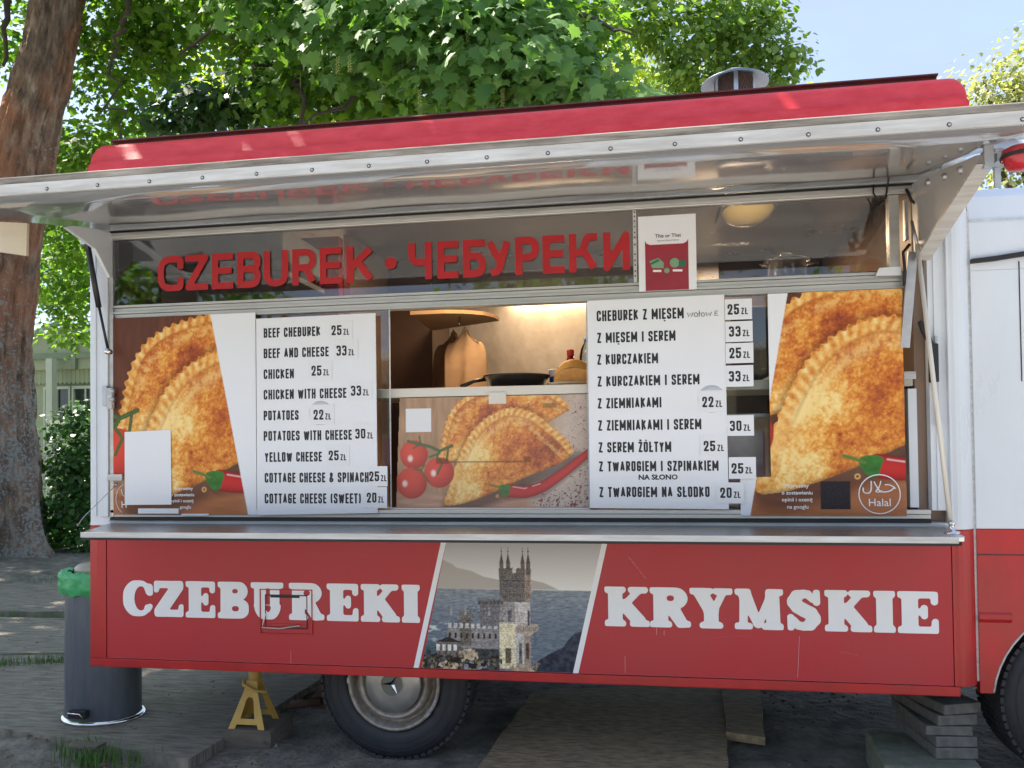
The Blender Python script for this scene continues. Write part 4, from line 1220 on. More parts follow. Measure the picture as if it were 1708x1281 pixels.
# right gusset: big triangular cheek hanging under the awning
gp = [(0.0, 2.402), (-.10, 2.394), (-.30, 2.357), (-.50, 2.318), (-.58, 2.304), (-.585, 2.275), (-.54, 2.262), (-.05, 2.10), (-.015, 2.105)]
gus = MB().prism(gp, 3.585, 3.603, 'yz').build('gusset', M['gusset'], aw)
MB().prism([(-.585, 2.275), (-.54, 2.262), (-.05, 2.10), (-.05, 2.09), (-.545, 2.25), (-.60, 2.268)], 3.575, 3.63, 'yz').build('gusset_flange', M['white_dirty'], gus)
MB().prism([(0.0, 2.398), (-.10, 2.392), (-.26, 2.362), (-.30, 2.345), (-.12, 2.30), (-.02, 2.19), (-.0, 2.19)], 0.106, 0.122, 'yz').build('gusset', M['white'], aw)
for yy, zz in ((-.18, 2.35), (-.33, 2.32), (-.46, 2.297)):
    MB().lathe([(0, -.012), (.012, -.010), (.014, 0)], (3.585, yy, zz), 'x', 10).build('bolt', M['steel'], gus)
# latch blocks at the awning's ends
MB().box(3.60, 3.70, -.60, -.57, 2.298, 2.312).box(3.63, 3.66, -.615, -.565, 2.27, 2.297).build('end_latch', M['steel'], aw)
lt = MB()
lt.box(3.548, 3.575, -.72, -.71, 2.225, 2.283).box(3.576, 3.598, -.725, -.715, 2.262, 2.272).box(3.575, 3.592, -.72, -.71, 2.155, 2.215).box(3.545, 3.60, -.722, -.708, 2.2155, 2.2245).build('lamp_bracket', M['steel'], aw)
MB().lathe([(0.0, -.042), (.030, -.038), (.046, -.018), (.050, .0), (.046, .022), (.03, .03), (0, .032)], (3.648, -.715, 2.245), 'z', 20).build('marker_lamp', M['clear_lens'], aw)
MB().lathe([(.051, -.006), (.053, .0), (.051, .006)], (3.648, -.715, 2.245), 'z', 20).build('lamp_band', M['black'], aw)
_a, _b = at(-30, 369, -.58), at(47, 427, -.58)
hbd = MB().prism([(_a[0], _b[2] + .035), (_b[0] - .003, _b[2]), (_b[0], at(48, 373, -.58)[2]), (_a[0], _a[2])], -.586, -.574, 'xz').build('wooden_sign', M['light_panel'])
tag(hbd, 'pale wooden panel hanging below the left end of the awning', 'panel')

# left latch head and gas strut
hd = MB().box(0.008, 0.075, -.075, -.02, 2.335, 2.372).box(.02, .045, -.065, -.03, 2.372, 2.400).build('strut_head', M['steel'], aw, bevel=.006)
stt = MB().tube([(0.035, -.06, 2.345), (0.085, -.05, 2.05)], .0125, 12).build('gas_strut', M['blackm'], truck)
MB().tube([(0.085, -.05, 2.055), (0.122, -.04, 1.86)], .006, 8).build('strut_rod', M['blackm'], stt)
MB().lathe([(0, -.02), (.012, -.018), (.016, -.005), (.012, .01), (0, .012)], (0.128, -.04, 1.845), 'y', 14).build('ball_joint', M['chrome'], stt)
# hinge block and catch on the left jamb
hb = MB().box(0.085, 0.108, -.03, -.0125, 1.60, 1.69).build('hinge_block', M['steel'], truck, bevel=.002)
MB().box(0.109, 0.135, -.032, -.012, 1.585, 1.68).build('hinge_plate', M['white_dirty'], hb, bevel=.002)
for zz in (1.668, 1.63): MB().lathe([(0, -.02), (.014, -.02), (.016, 0), (0, .0)], (0.140, -.02, zz), 'x', 12).build('roller', M['steel'], hb)
MB().box(0.098, 0.175, -.018, -.014, 1.255, 1.285).build('catch_strap', M['white_dirty'], truck, bevel=.002)
# thin stay wire from the jamb to the counter corner
wr = MB().tube([(0.145, -.02, 1.235), (0.075, -.14, 1.10), (0.06, -.16, 1.062)], .0016, 5).build('stay_wire', M['steel'], truck)
MB().lathe([(0, -.008), (.01, 0), (0, .008)], (0.147, -.02, 1.237), 'y', 10).build('wire_knob', M['chrome'], wr)
# right strut (light grey), prop rod, cable, latch handle
MB().bar((3.575, -.03, 2.13), (3.548, .0, 1.76), .034, .012, (0, 1, 0)).build('gas_strut', M['steel'], truck)
rod = MB().tube([(3.568, -.10, 2.14), (3.610, -.24, 1.095)], .0085, 10).build('prop_rod', M['cream'], truck)
b_ = MB().lathe([(.026, 0), (.026, .006), (.012, .009), (.009, .03), (.013, .034), (.008, .045), (0, .046)], (3.612, -.245, 1.0605), 'z', 16).build('rod_foot', M['chrome'], rod)
MB().tube([(3.568, -.10, 2.14), (3.564, -.06, 2.24)], .006, 8).build('rod_tip', M['steel'], rod)
MB().tube([(3.44, -.02, 2.405), (3.435, -.03, 2.37), (3.45, -.035, 2.335), (3.48, -.03, 2.345), (3.492, -.02, 2.40), (3.47, -.12, 2.43)], .0035, 6).build('cable', M['black'], truck)
MB().tube([(3.56, -.02, 2.38), (3.575, -.03, 2.33), (3.60, -.03, 2.31)], .006, 6).build('cable', M['black'], truck)
MB().tube([(3.565, -.03, 2.16), (3.54, -.03, 2.13), (3.545, -.03, 2.06), (3.541, -.03, 2.0)], .006, 6).build('cable', M['black'], truck)
pl = MB().box(3.552, 3.562, -.03, .0, 2.18, 2.34).build('hinge_plate', M['steel'], truck)
MB().tube([(3.60, -.015, 1.86), (3.615, -.02, 1.82), (3.64, -.02, 1.765)], [.010, .014, .010], 8).box(3.635, 3.662, -.03, .01, 1.62, 1.77).build('latch_handle', M['black'], truck, bevel=.004)
MB().box(3.656, 3.664, -.012, .0, 1.45, 1.80).build('latch_rod', M['steel'], truck)
# jamb shelf, lower bin in the side gap
MB().box(3.553, 3.598, .03, .04, 1.638, 1.668).build('shelf_end', M['white_dirty'], truck)
MB().box(3.566, 3.598, .03, .15, 1.13, 1.60).build('side_cover', M['white'], truck)

# ---- castle picture on the skirt, with white side stripes
def castle(X, Z):
    # picture coordinates: a to the right, b down, in pixels of the enlarged photograph
    a = (X - 1.673) / (2.368 - 1.673) * 1285 + 290 - 0
    b = 90 + (0.993 - Z) / (0.993 - 0.438) * 1040
    img = np.ones(a.shape + (3,)) * 1.0
    g = np.clip((b - 90) / 390, 0, 1)[..., None]
    img = C8(158, 158, 160) * (1 - g) + C8(212, 207, 200) * g
    img = over(img, C8(160, 150, 138), ss(4, -4, poly_sd(a, b, [(150, 240), (290, 248), (370, 285), (400, 310), (520, 335), (620, 380), (740, 402), (1000, 402), (1090, 420), (1210, 474), (100, 480)])) * .85)
    sea = C8(122, 132, 142) * (.45 + 1.1 * fbm(a * .35, b * 1.6, 12, 3, 4)[..., None])
    sea = over(sea, C8(60, 84, 110), ss(480, 800, b) * .45)
    sea = over(sea, C8(176, 196, 190), ss(.60, .75, fbm(a * .6, b * 2, 60, 6)) * ss(420, 250, a) * ss(700, 780, b) * ss(960, 880, b))
    sea = over(sea, C8(50, 84, 90), ss(380, 250, a) * ss(860, 960, b) * .6)
    img = over(img, sea, ss(476, 482, b))
    rock = C8(64, 70, 84) * (.45 + 1.1 * fbm(a, b, 26, 15, 4)[..., None])
    img = over(img, rock, ss(3, -3, poly_sd(a, b, [(1400, 790), (1330, 810), (1280, 860), (1240, 920), (1140, 970), (1060, 1020), (980, 1090), (880, 1140), (1420, 1180), (1480, 900)])))
    st_ = .70 + .5 * fbm(a, b * 1.5, 14, 24, 3)[..., None]
    brick = 1 - .22 * ((((b % 13) < 2.5) | (((a + 9 * ((b // 13) % 2)) % 26) < 2.5)))[..., None]
    def bl(img, poly, col, tex=1):
        return over(img, np.asarray(col) * (st_ * brick if tex else 1), ss(1.5, -1.5, poly_sd(a, b, poly)))
    R = lambda x0, y0, x1, y1: [(x0, y0), (x1, y0), (x1, y1), (x0, y1)]
    grey, dk, lt_, wm = C8(122, 118, 116), C8(88, 84, 84), C8(170, 164, 160), C8(226, 206, 160)
    # low left walls and terrace
    img = bl(img, [(80, 1140), (100, 1010), (240, 1000), (430, 960), (730, 940), (740, 1150)], C8(84, 86, 90))
    img = bl(img, R(325, 780, 740, 950), C8(140, 136, 136))
    img = bl(img, R(230, 900, 430, 1020), C8(120, 112, 106)); img = bl(img, [(225, 905), (330, 862), (440, 905)], C8(60, 60, 66), 0)
    for x in (232, 280, 325, 370): img = bl(img, R(x, 925, x + 26, 975), C8(210, 204, 198), 0)
    img = bl(img, R(425, 690, 515, 930), C8(112, 106, 100)); img = bl(img, R(415, 652, 525, 705), C8(128, 120, 114))
    for x in range(330, 740, 46):
        img = bl(img, R(x, 752, x + 26, 790), C8(190, 186, 184))
        img = over(img, C8(66, 62, 62), ss(2, -2, np.abs(a - x - 12) - 8) * (b > 830) * (b < 870))
    # hall block
    img = bl(img, R(585, 580, 890, 770), C8(120, 118, 122)); img = bl(img, R(570, 560, 765, 600), C8(112, 110, 112))
    for x in range(575, 760, 30): img = over(img, dk, ss(1, -1, np.hypot(a - x - 8, (b - 588) * .8) - 9))
    # tall tower
    img = bl(img, [(738, 310), (950, 310), (958, 520), (940, 575), (775, 575), (748, 520)], C8(116, 110, 108))
    img = bl(img, [(945, 320), (995, 320), (992, 560), (940, 575)], C8(164, 140, 124))
    img = bl(img, R(770, 575, 985, 770), C8(150, 146, 146))
    for yy in (410, 455, 478, 515): img = over(img, C8(78, 74, 74), ss(3, 1, np.abs(b - yy)) * (a > 745) * (a < 990))
    for x in range(756, 985, 17): img = over(img, C8(84, 78, 76), ss(3, 1, np.abs(a - x)) * (((b > 515) & (b < 545)) | ((b > 428) & (b < 448))))
    for x in (748, 795, 842, 870, 912, 962): img = over(img, C8(200, 190, 176), ((np.abs(a - x - 11) < 9) & (b > 352 - 26) & (b < 344 - 0)) * .0)
    img = over(img, C8(205, 196, 182), ss(2, -2, np.maximum(np.abs(a - 862) - 14, np.abs(b - 328) - 20)))     # gap between the merlons
    # four corner turrets with spires
    for x in (762, 814, 929, 973):
        img = bl(img, R(x - 16, 265, x + 16, 360), C8(106, 98, 94), 0)
        img = bl(img, [(x - 17, 270), (x, 182), (x + 17, 270)], C8(96, 84, 78), 0)
        img = bl(img, R(x - 2, 146, x + 2, 190), C8(70, 62, 58), 0)
        img = over(img, C8(70, 62, 58), ss(7, 5, np.hypot(a - x, b - 178)))
    # sunlit wing and balcony
    img = bl(img, R(740, 745, 870, 1100), wm); img = bl(img, R(865, 575, 985, 1100), C8(190, 182, 176))
    img = bl(img, [(870, 755), (1045, 745), (1050, 800), (1000, 825), (970, 850), (880, 815)], C8(176, 158, 140))
    for x in range(880, 1045, 13): img = over(img, C8(110, 96, 84), ss(3, 1, np.abs(a - x)) * (b > 765) * (b < 800))
    img = bl(img, R(935, 840, 990, 1080), C8(160, 140, 124))
    for x, y0, y1, w, c in ((808, 940, 1060, 22, C8(100, 92, 76)), (960, 900, 1020, 12, C8(84, 76, 72)), (905, 900, 1060, 12, C8(110, 104, 100)), (972, 640, 760, 9, C8(84, 80, 84)), (825, 640, 730, 18, C8(100, 98, 104)), (905, 940, 1000, 8, C8(80, 80, 80))):
        img = over(img, c, ss(2, -2, np.maximum(np.abs(a - x) - w, np.abs(b - (y0 + y1) / 2) - (y1 - y0) / 2 + 0)))
    for x in (757, 850): 
        img = bl(img, [(x - 20, 720), (x, 590), (x + 20, 720)], C8(150, 142, 136), 0)
    for x in (355, 470, 660):
        img = bl(img, [(x - 12, 690), (x, 590), (x + 12, 690)], C8(150, 146, 144), 0)
    for x in range(745, 870, 24): img = bl(img, R(x, 735, x + 14, 770), C8(214, 200, 168))
    img = over(img, C8(150, 120, 84), ss(3, 0, np.abs(a - 755 - (b - 960) * .8)) * (b > 940) * (b < 1060))
    # pale boulders
    for (x, y, rx, ry, c) in ((490, 1010, 95, 65, C8(186, 164, 134)), (325, 1095, 95, 50, C8(190, 166, 134)), (535, 1090, 105, 55, C8(124, 132, 146)), (930, 1105, 95, 45, C8(176, 150, 124))):
        nn = fbm(a, b, 20, 61, 4)
        img = over(img, c * (.35 + 1.25 * nn[..., None]), ss(.05, -.05, np.hypot((a - x) / rx, (b - y) / ry) - .85 - .4 * (nn - .5)))
    g2 = fbm(a, b, 9, 95, 3)[..., None]
    land = ss(4, -4, poly_sd(a, b, [(80, 1150), (110, 1000), (250, 880), (330, 770), (560, 560), (740, 540), (740, 300), (1000, 300), (1000, 740), (1060, 800), (1010, 1000), (1080, 1020), (1000, 1150)]))[..., None]
    img = img * (1 + land * 1.3 * (g2 - .5))
    img = over(img, C8(44, 46, 40), (land[..., 0]) * ss(930, 1060, b) * ss(.46, .58, fbm(a, b, 34, 97, 4)) * (a < 760))
    img = over(img, C8(150, 128, 96), (land[..., 0]) * ss(1000, 1080, b) * ss(.56, .66, fbm(a, b, 24, 98, 4)))
    lum = img.mean(-1, keepdims=True)
    img = .30 * lum + .70 * img
    return np.clip((img - .16) * 1.45 + .17, 0.004, .92)


def par(X, Z):   # inside the slanted picture
    t = (0.9935 - Z) / (0.9935 - 0.443)
    return (X > 1.690 - .118 * t) & (X < 2.355 - .122 * t)


pic = print_sheet('castle_print', None, None, 1.555, 2.372, 0.4445, 1.040, -.0012, 0.0025, castle, parent=truck, keep=par)
pic['label'] = 'slanted picture of a seaside castle printed on the red skirt'
for xa in (1.668, 2.3535):
    MB().add([(xa + .012, -.0016, 1.042), (xa + .035, -.0016, 1.042), (xa + .035 - .141, -.0016, .4435), (xa + .012 - .141, -.0016, .4435)], [(0, 1, 2, 3)]).build('stripe', M['letter_white'], truck, fix=False)

# ---- CZEBUREKI KRYMSKIE
def from_crop(ox, oy, s, x, y): return at(ox + x / s, oy + y / s, 0)
for chs, boxes, (ox, oy, s), zz in (
    ('CZEBUREKI', [(75, 235), (232, 390), (393, 552), (556, 722), (724, 898), (918, 1107), (1110, 1280), (1283, 1490), (1491, 1592)], (180, 880, 3.05), (.636, .800)),
    ('KRYMSKIE', [(68, 264), (257, 437), (424, 612), (611, 824), (830, 981), (988, 1195), (1193, 1293), (1293, 1474)], (980, 880, 2.5118), (.642, .806))):
    for c, (a, b) in zip(chs, boxes):
        yc = 365 if chs[0] == 'C' else 340
        x0 = from_crop(ox, oy, s, a, yc)[0]; x1 = from_crop(ox, oy, s, b, yc)[0]
        cooper_obj(c, x0, x1, zz[0], zz[1], -.0025, truck)
# service hatch over the letters
p0 = at(434, 982); p1 = at(522, 1059)
x0, z1_, x1, z0_ = p0[0], p0[2], p1[0], p1[2]
hatch = MB()
for (a0, a1, b0, b1) in ((x0, x1, z1_ - .004, z1_), (x0, x1, z0_, z0_ + .004), (x0, x0 + .004, z0_ + .0041, z1_ - .0041), (x1 - .004, x1, z0_ + .0041, z1_ - .0041)):
    hatch.box(a0, a1, -.0065, -.0002, b0, b1)
hatch = hatch.build('hatch_frame', M['red_frame'], truck)
g_ = .024
fr = MB()
for (a0, a1, b0, b1) in ((x0 + g_, x1 - g_, z1_ - g_ - .005, z1_ - g_), (x0 + g_, x1 - g_, z0_ + g_, z0_ + g_ + .006), (x0 + g_, x0 + g_ + .004, z0_ + g_ + .0061, z1_ - g_ - .0051), (x1 - g_ - .004, x1 - g_, z0_ + g_ + .0061, z1_ - g_ - .0051)):
    fr.box(a0, a1, -.0038, -.0002, b0, b1)
fr.build('hatch_gap', M['gap'], hatch)
MB().box(x0 + .05, x1 - .06, -.0045, -.0028, z1_ - g_ - .013, z1_ - g_ - .0052).build('hatch_hinge', M['black'], hatch)
MB().box(x0 + g_ + .006, x1 - g_ - .005, -.0036, -.0027, z0_ + g_ + .008, z0_ + .046).build('hatch_patch', M['red_frame'], hatch)
MB().tube([(x0 + .012, -.012, z0_ + .03), (x0 + .10, -.014, z0_ + .028), (x0 + .19, -.012, z0_ + .042)], .003, 6).build('peeled_edge', M['white_dirty'], hatch)
MB().add([(x0 + .012, -.010, z0_ + .03), (x0 + .036, -.012, z0_ + .095), (x0 + .022, -.009, z0_ + .085)], [(0, 1, 2)]).build('peeled_flap', M['cream'], hatch, fix=False)
# scratches on the vinyl
sc_ = MB()
for (xa, za, xb, zb) in ((.98, .443, .98, .50), (2.46, .93, 2.53, .84), (3.13, .62, 3.12, .455), (2.44, .45, 2.44, .52), (2.6, .61, 2.6, .63), (2.57, .61, 2.57, .64), (3.35, .55, 3.28, .565), (2.75, .60, 2.95, .62), (1.3, .92, 1.36, .925)):
    sc_.add([(xa, -.0012, za), (xb, -.0012, zb), (xb + .0006, -.0012, zb), (xa + .0006, -.0012, za)], [(0, 1, 2, 3)])
sc_.build('scratches', M['paper'], truck, fix=False)['kind'] = 'stuff'
MB().box(.09, 3.69, -.0013, -.0005, .4435, .4445).build('vinyl_edge', mat('pale_pink_edge', (.55, .2, .2), .5), truck)

# ---- red letters on the upper glass
zl, zh = 2.117, 2.279
letters = [('C', 5, 455, 590), ('Z', 5, 600, 720), ('E', 5, 740, 852), ('B', 5, 873, 997), ('U', 5, 1013, 1142), ('R', 5, 1163, 1288), ('E', 5, 1308, 1424), ('K', 5, 1450, 1592),
           ('Ч', 6, 218, 357), ('Е', 6, 390, 515), ('Б', 6, 542, 678), ('У', 6, 680, 825), ('Р', 6, 852, 993), ('Е', 6, 1015, 1145), ('К', 6, 1172, 1340), ('И', 6, 1375, 1533)]
for c, cr, a, b in letters:
    o5 = (120, 330, 3.163) if cr == 5 else (620, 330, 3.558)
    x0 = at(o5[0] + a / o5[2], 440)[0]; x1 = at(o5[0] + b / o5[2], 430)[0]
    V, F = stroke_glyph(c, x1 - x0, zh - zl, .0305, .055, .004)
    for off, mm, yy in ((0, M['letter_red'], -.003),):
        mb = MB(); mb.v = [(x0 + p, yy, zl + q_) for p, q_ in V]; mb.f = F; mb.sm = [False] * len(F)
        mb.build('letter', mm, truck, fix=False)
dx = at(652, 437)[0]
MB().add([(dx + .027 * math.cos(a), -.003, 2.196 + .027 * math.sin(a)) for a in np.linspace(0, 2 * math.pi, 24, endpoint=False)], [tuple(range(24))]).build('dot', M['letter_red'], truck, fix=False)

# ---- wheels
def wheel(cx, cz, yf, R, parent):
    w = MB()
    prof = [(.215, .02), (.225, -.004), (.25, -.012), (.29, -.014), (R - .035, -.004), (R - .012, .012), (R, .035), (R, .20), (R - .02, .235), (.22, .235)]
    ty = w.lathe(prof, (cx, yf, cz), 'y', 72).build('wheel', M['tyre'], parent)
    tr = MB()
    for k in range(64):
        a = 2 * math.pi * k / 64
        for (ya, yb, sh) in ((.006, .075, 0), (.09, .15, .04), (.16, .228, 0)):
            aa = a + sh
            er = np.array([math.cos(aa), 0, math.sin(aa)]); et = np.array([-math.sin(aa), 0, math.cos(aa)])
            tr.obox(np.array([cx, yf + (ya + yb) / 2, cz]) + er * (R - (.004 if ya > .01 else .006)), er, et, (0, 1, 0), .007, .0115, (yb - ya) / 2)
    tag(tr.build('tread_block', M['tyre'], ty, fix=False), kind='stuff')
    for rr in (.262, .30): MB().lathe([(rr, -.0155), (rr + .002, -.017), (rr + .004, -.0155)], (cx, yf, cz), 'y', 64).build('sidewall_ring', M['tyre'], ty)
    MB().lathe([(.207, .03), (.218, .0), (.214, -.010), (.206, -.012), (.200, -.006), (.196, .012), (.188, .035), (.176, .040), (.170, .03), (.165, .0), (.158, -.012), (.150, -.014), (.142, -.004), (.135, .012), (.12, .015)], (cx, yf, cz), 'y', 64).build('rim', M['rim'], ty)
    MB().lathe([(.131, .01), (.130, -.010), (.125, -.017), (.09, -.022), (.056, -.024), (.0, -.0245)], (cx, yf, cz), 'y', 48).build('hubcap', M['hubcap'], ty)
    # raised ring and three-pointed star
    MB().lathe([(.0502, -.0247), (0, -.0252)], (cx, yf, cz), 'y', 48).build('emblem_disc', M['capdark'], ty)
    e = MB()
    e.lathe([(.050, -.0242), (.0515, -.029), (.054, -.0292), (.0555, -.0235)], (cx, yf, cz), 'y', 48)
    e.build('emblem_ring', M['hubcap'], ty)
    s3 = MB()
    for k in range(3):
        a = math.radians(60 + 120 * k)
        tip = (cx + .051 * math.cos(a), yf - .026, cz + .051 * math.sin(a))
        for sgn in (1, -1):
            bx = (cx + .0115 * math.cos(a + sgn * math.pi / 3), yf - .0255, cz + .0115 * math.sin(a + sgn * math.pi / 3))
            s3.add([tip, bx, (cx, yf - .0345, cz)], [(0, 1, 2)])
    s3.build('emblem_star', M['chrome'], ty, fix=False)
    for a in (2.75, 3.1, 5.9, 5.6):
        c_, s_ = math.cos(a), math.sin(a)
        MB().obox((cx + .209 * c_, yf - .014, cz + .209 * s_), (c_, 0, s_), (-s_, 0, c_), (0, 1, 0), .006, .013, .004).build('balance_weight', M['steel'], ty)
    return ty


wheel(1.398, .325, .16, .352, truck)
wheel(4.262, .36, .10, .352, truck)
# chassis rails and dark guard
MB().box(1.0, 1.8, .45, .50, .36, .415).box(0.3, 3.8, .55, .65, .30, .40).box(0.3, 3.8, 1.45, 1.55, .30, .40).build('chassis_rail', M['dark'], truck)
MB().tube([(1.398, .4, .325), (1.398, 1.7, .325)], .06, 10).build('axle', M['dark'], truck)
MB().lathe([(.34, .0), (.352, .0), (.352, .22), (.34, .22)], (1.398, 1.55, .35), 'y', 32).lathe([(.0, .0), (.34, .0)], (1.398, 1.55, .35), 'y', 32).build('far_wheel', M['tyre'], truck)

# ---- driver's cab, right
cabm = MB()
def arch(cx, cz, R, zb, x0, x1, zt):
    pts = [(x0, zt), (x1, zt)]
    # bottom edge with a wheel arch opening
    a0 = math.asin((zb - cz) / R) if abs(zb - cz) < R else 0
    xr = cx + R * math.cos(a0)
    pts += [(x1, zb)] if xr < x1 else []
    pts += [(x1, zb)] if xr >= x1 else []
    for i in range(17):
        t = a0 + (math.pi - 2 * a0) * i / 16
        x, z = cx + R * math.cos(t), cz + R * math.sin(t)
        if x < x1: pts.append((x, z))
    pts.append((x0, zb))
    return pts
cab = MB().box(3.812, 6.2, .045, 1.95, 1.046, 2.06).build('cab_body', M['white'], truck)
MB().prism([(3.803, .05), (3.812, .05), (3.812, 2.0), (3.803, 2.0)], .45, 2.3, 'xy').build('cab_gap', M['white_dirty'], cab)
sl = [(.045, 2.061), (.050, 2.25), (.075, 2.36), (.13, 2.405), (.30, 2.43), (1.95, 2.43), (1.95, 2.061)]
MB().prism(sl, 3.812, 5.6, 'yz').build('cab_roof', M['white'], cab)
MB().box(3.812, 5.6, .0445, .047, 2.256, 2.262).build('roof_seam', M['tape'], cab)
pr = [(3.812, 2.088), (3.90, 2.094), (4.01, 2.108), (4.3, 2.115), (5.2, 2.11), (5.2, 2.128), (4.3, 2.133), (4.01, 2.126), (3.90, 2.112), (3.812, 2.104)]
MB().prism(pr, .026, .046, 'xz').build('drip_rail', M['black'], cab)
MB().box(3.986, 3.989, .042, .046, 1.62, 2.09).build('door_gap', M['black'], cab)
lowp = arch(4.262, .36, .405, .405, 3.812, 5.4, 1.043)
MB().prism([p for p in lowp], .045, .075, 'xz').build('cab_lower_panel', M['red_frame'], cab)
MB().box(3.812, 5.4, .0425, .0445, .942, .947).build('panel_groove', M['dark_red'], cab)
MB().prism([(.044, .72), (.037, .712), (.038, .694), (.044, .68)], 3.812, 3.93, 'yz').build('panel_ridge', M['red_frame'], cab)
MB().tube([(4.262 + .405 * math.cos(t), .044, .36 + .405 * math.sin(t)) for t in np.linspace(.12, math.pi - .12, 24)], .004, 6).build('arch_lip', M['white_dirty'], cab)
MB().box(3.95, 4.6, .3, 1.9, .40, 1.04).build('wheel_housing', M['dark'], cab)
MB().box(3.76, 3.80, .11, 1.9, .42, 1.0).build('lower_bulkhead', M['dark'], truck)


# ================================================================== BOARDS AND POSTERS ON THE GLASS
def menu(label, crop, corners, lines, tags, extra=None, circles=()):
    ox, oy, s = crop
    P = lambda x, y: at(ox + x / s, oy + y / s, 0)
    tl, tr, br, bl_ = [P(*c) for c in corners]
    root = thing('menu_board', label, 'menu board', (bl_[0], -.012, bl_[2]))
    MB().prism([(bl_[0], bl_[2]), (br[0], br[2]), (tr[0], tr[2]), (tl[0], tl[2])], -.014, -.010, 'xz').build('board_sheet', M['paper'], root)
    for (txt, a, b, y0, y1) in lines:
        pa = P(a, y1); pb = P(b, y1); pt = P((a + b) / 2, y0); pm = P((a + b) / 2, y1)
        h = pt[2] - pm[2]
        z = pm[2]
        mb = MB()
        text_strokes(mb, txt, pa[0], pb[0], z, h, -.0147, .0075, res=.0015, gap=.26)
        mb.build('menu_line', M['ink'], root, fix=False)
    for (cx, cy, r) in circles:
        c = P(cx, cy); rr = r / s / 363 * (1.0 if s > 3.4 else .93)
        MB().lathe([(0.0, 0), (rr, 0), (rr, .0006)], (c[0], -.0150, c[2]), 'y', 40).build('round_sticker', M['paper2'], root)
    for (num, a, b, y0, y1, bx0, by0, bx1, by1) in tags:
        q0 = P(bx0, by1); q1 = P(bx1, by0)
        off = -.0165
        st = MB().prism([(q0[0], q0[2]), (q1[0], q0[2] + .0), (q1[0], q1[2]), (q0[0], q1[2])], off, off + .0008, 'xz').build('price_tag', M['paper2'], root)
        z = P((a + b) / 2, y1)[2]; h = P((a + b) / 2, y0)[2] - z
        xa = P(a, y1)[0]; xb = P(b, y1)[0]; w = xb - xa
        mb = MB()
        text_strokes(mb, num, xa, xa + w * .56, z, h, off - .0006, .0078, res=.0015, gap=.26)
        text_strokes(mb, 'ZŁ', xa + w * .66, xa + w * .985, z, h * .62, off - .0006, .0046, res=.0012, gap=.3)
        mb.build('price', M['ink'], st, fix=False)
    if extra: extra(P, root)
    return root


menu('white menu board with English lines, first BEEF CHEBUREK, left of the opening', (410, 510, 3.461),
     [(68, 78), (754, 45), (768, 1195), (74, 1207)],
     [('BEEF CHEBUREK', 112, 438, 127, 182), ('BEEF AND CHEESE', 112, 486, 244, 300), ('CHICKEN', 112, 286, 367, 423), ('CHICKEN WITH CHEESE', 112, 588, 481, 538),
      ('POTATOES', 112, 313, 605, 661), ('POTATOES WITH CHEESE', 112, 619, 720, 777), ('YELLOW CHEESE', 118, 447, 844, 900), ('COTTAGE CHEESE & SPINACH', 118, 716, 962, 1019),
      ('COTTAGE CHEESE (SWEET)', 118, 672, 1082, 1140)],
     [('25', 503, 607, 115, 172, 490, 90, 622, 200), ('33', 532, 636, 231, 290, 518, 195, 655, 318), ('25', 388, 491, 347, 405, 370, 320, 505, 435),
      ('33', 615, 720, 462, 520, 602, 435, 736, 550), ('22', 400, 502, 600, 658, 382, 570, 518, 685), ('30', 640, 744, 710, 767, 628, 675, 762, 795),
      ('25', 487, 590, 835, 892, 473, 802, 606, 922), ('25', 720, 822, 955, 1012, 719, 925, 824, 1042), ('20', 706, 806, 1077, 1135, 688, 1045, 822, 1165)],
     circles=[(440, 620, 68)])


def extra_r(P, root):
    mb = MB()
    a = P(345, 1050); b = P(558, 1022)
    font_text(mb, 'NA SŁONO', (a[0] + b[0]) / 2, a[2], b[2] - a[2], -.0148, bold=.035, sx=(b[0] - a[0]) / ((b[2] - a[2]) / .7 * 5.05))
    mb.build('menu_line', M['ink'], root, fix=False)
    mb = MB()
    a = P(612, 162)
    def scr_(pts):
        mb.tube([(lambda p: (p[0], -.0148, p[2]))(P(*q)) for q in pts], .0013, 5, cap=False)
    scr_([(612, 140), (618, 162), (627, 145), (634, 162), (642, 139)])
    scr_([(648, 150), (652, 141), (661, 140), (668, 150), (664, 160), (653, 161), (648, 150)])
    scr_([(676, 162), (676, 128)]); scr_([(670, 146), (683, 140)])
    scr_([(686, 150), (690, 141), (699, 140), (706, 150), (702, 158), (691, 159), (686, 150)])
    scr_([(712, 137), (718, 158), (727, 142), (735, 158), (743, 135)])
    scr_([(778, 130), (762, 131), (761, 155), (780, 153)]); scr_([(761, 143), (775, 142)])
    mb.build('handwriting', M['ink'], root, fix=False)


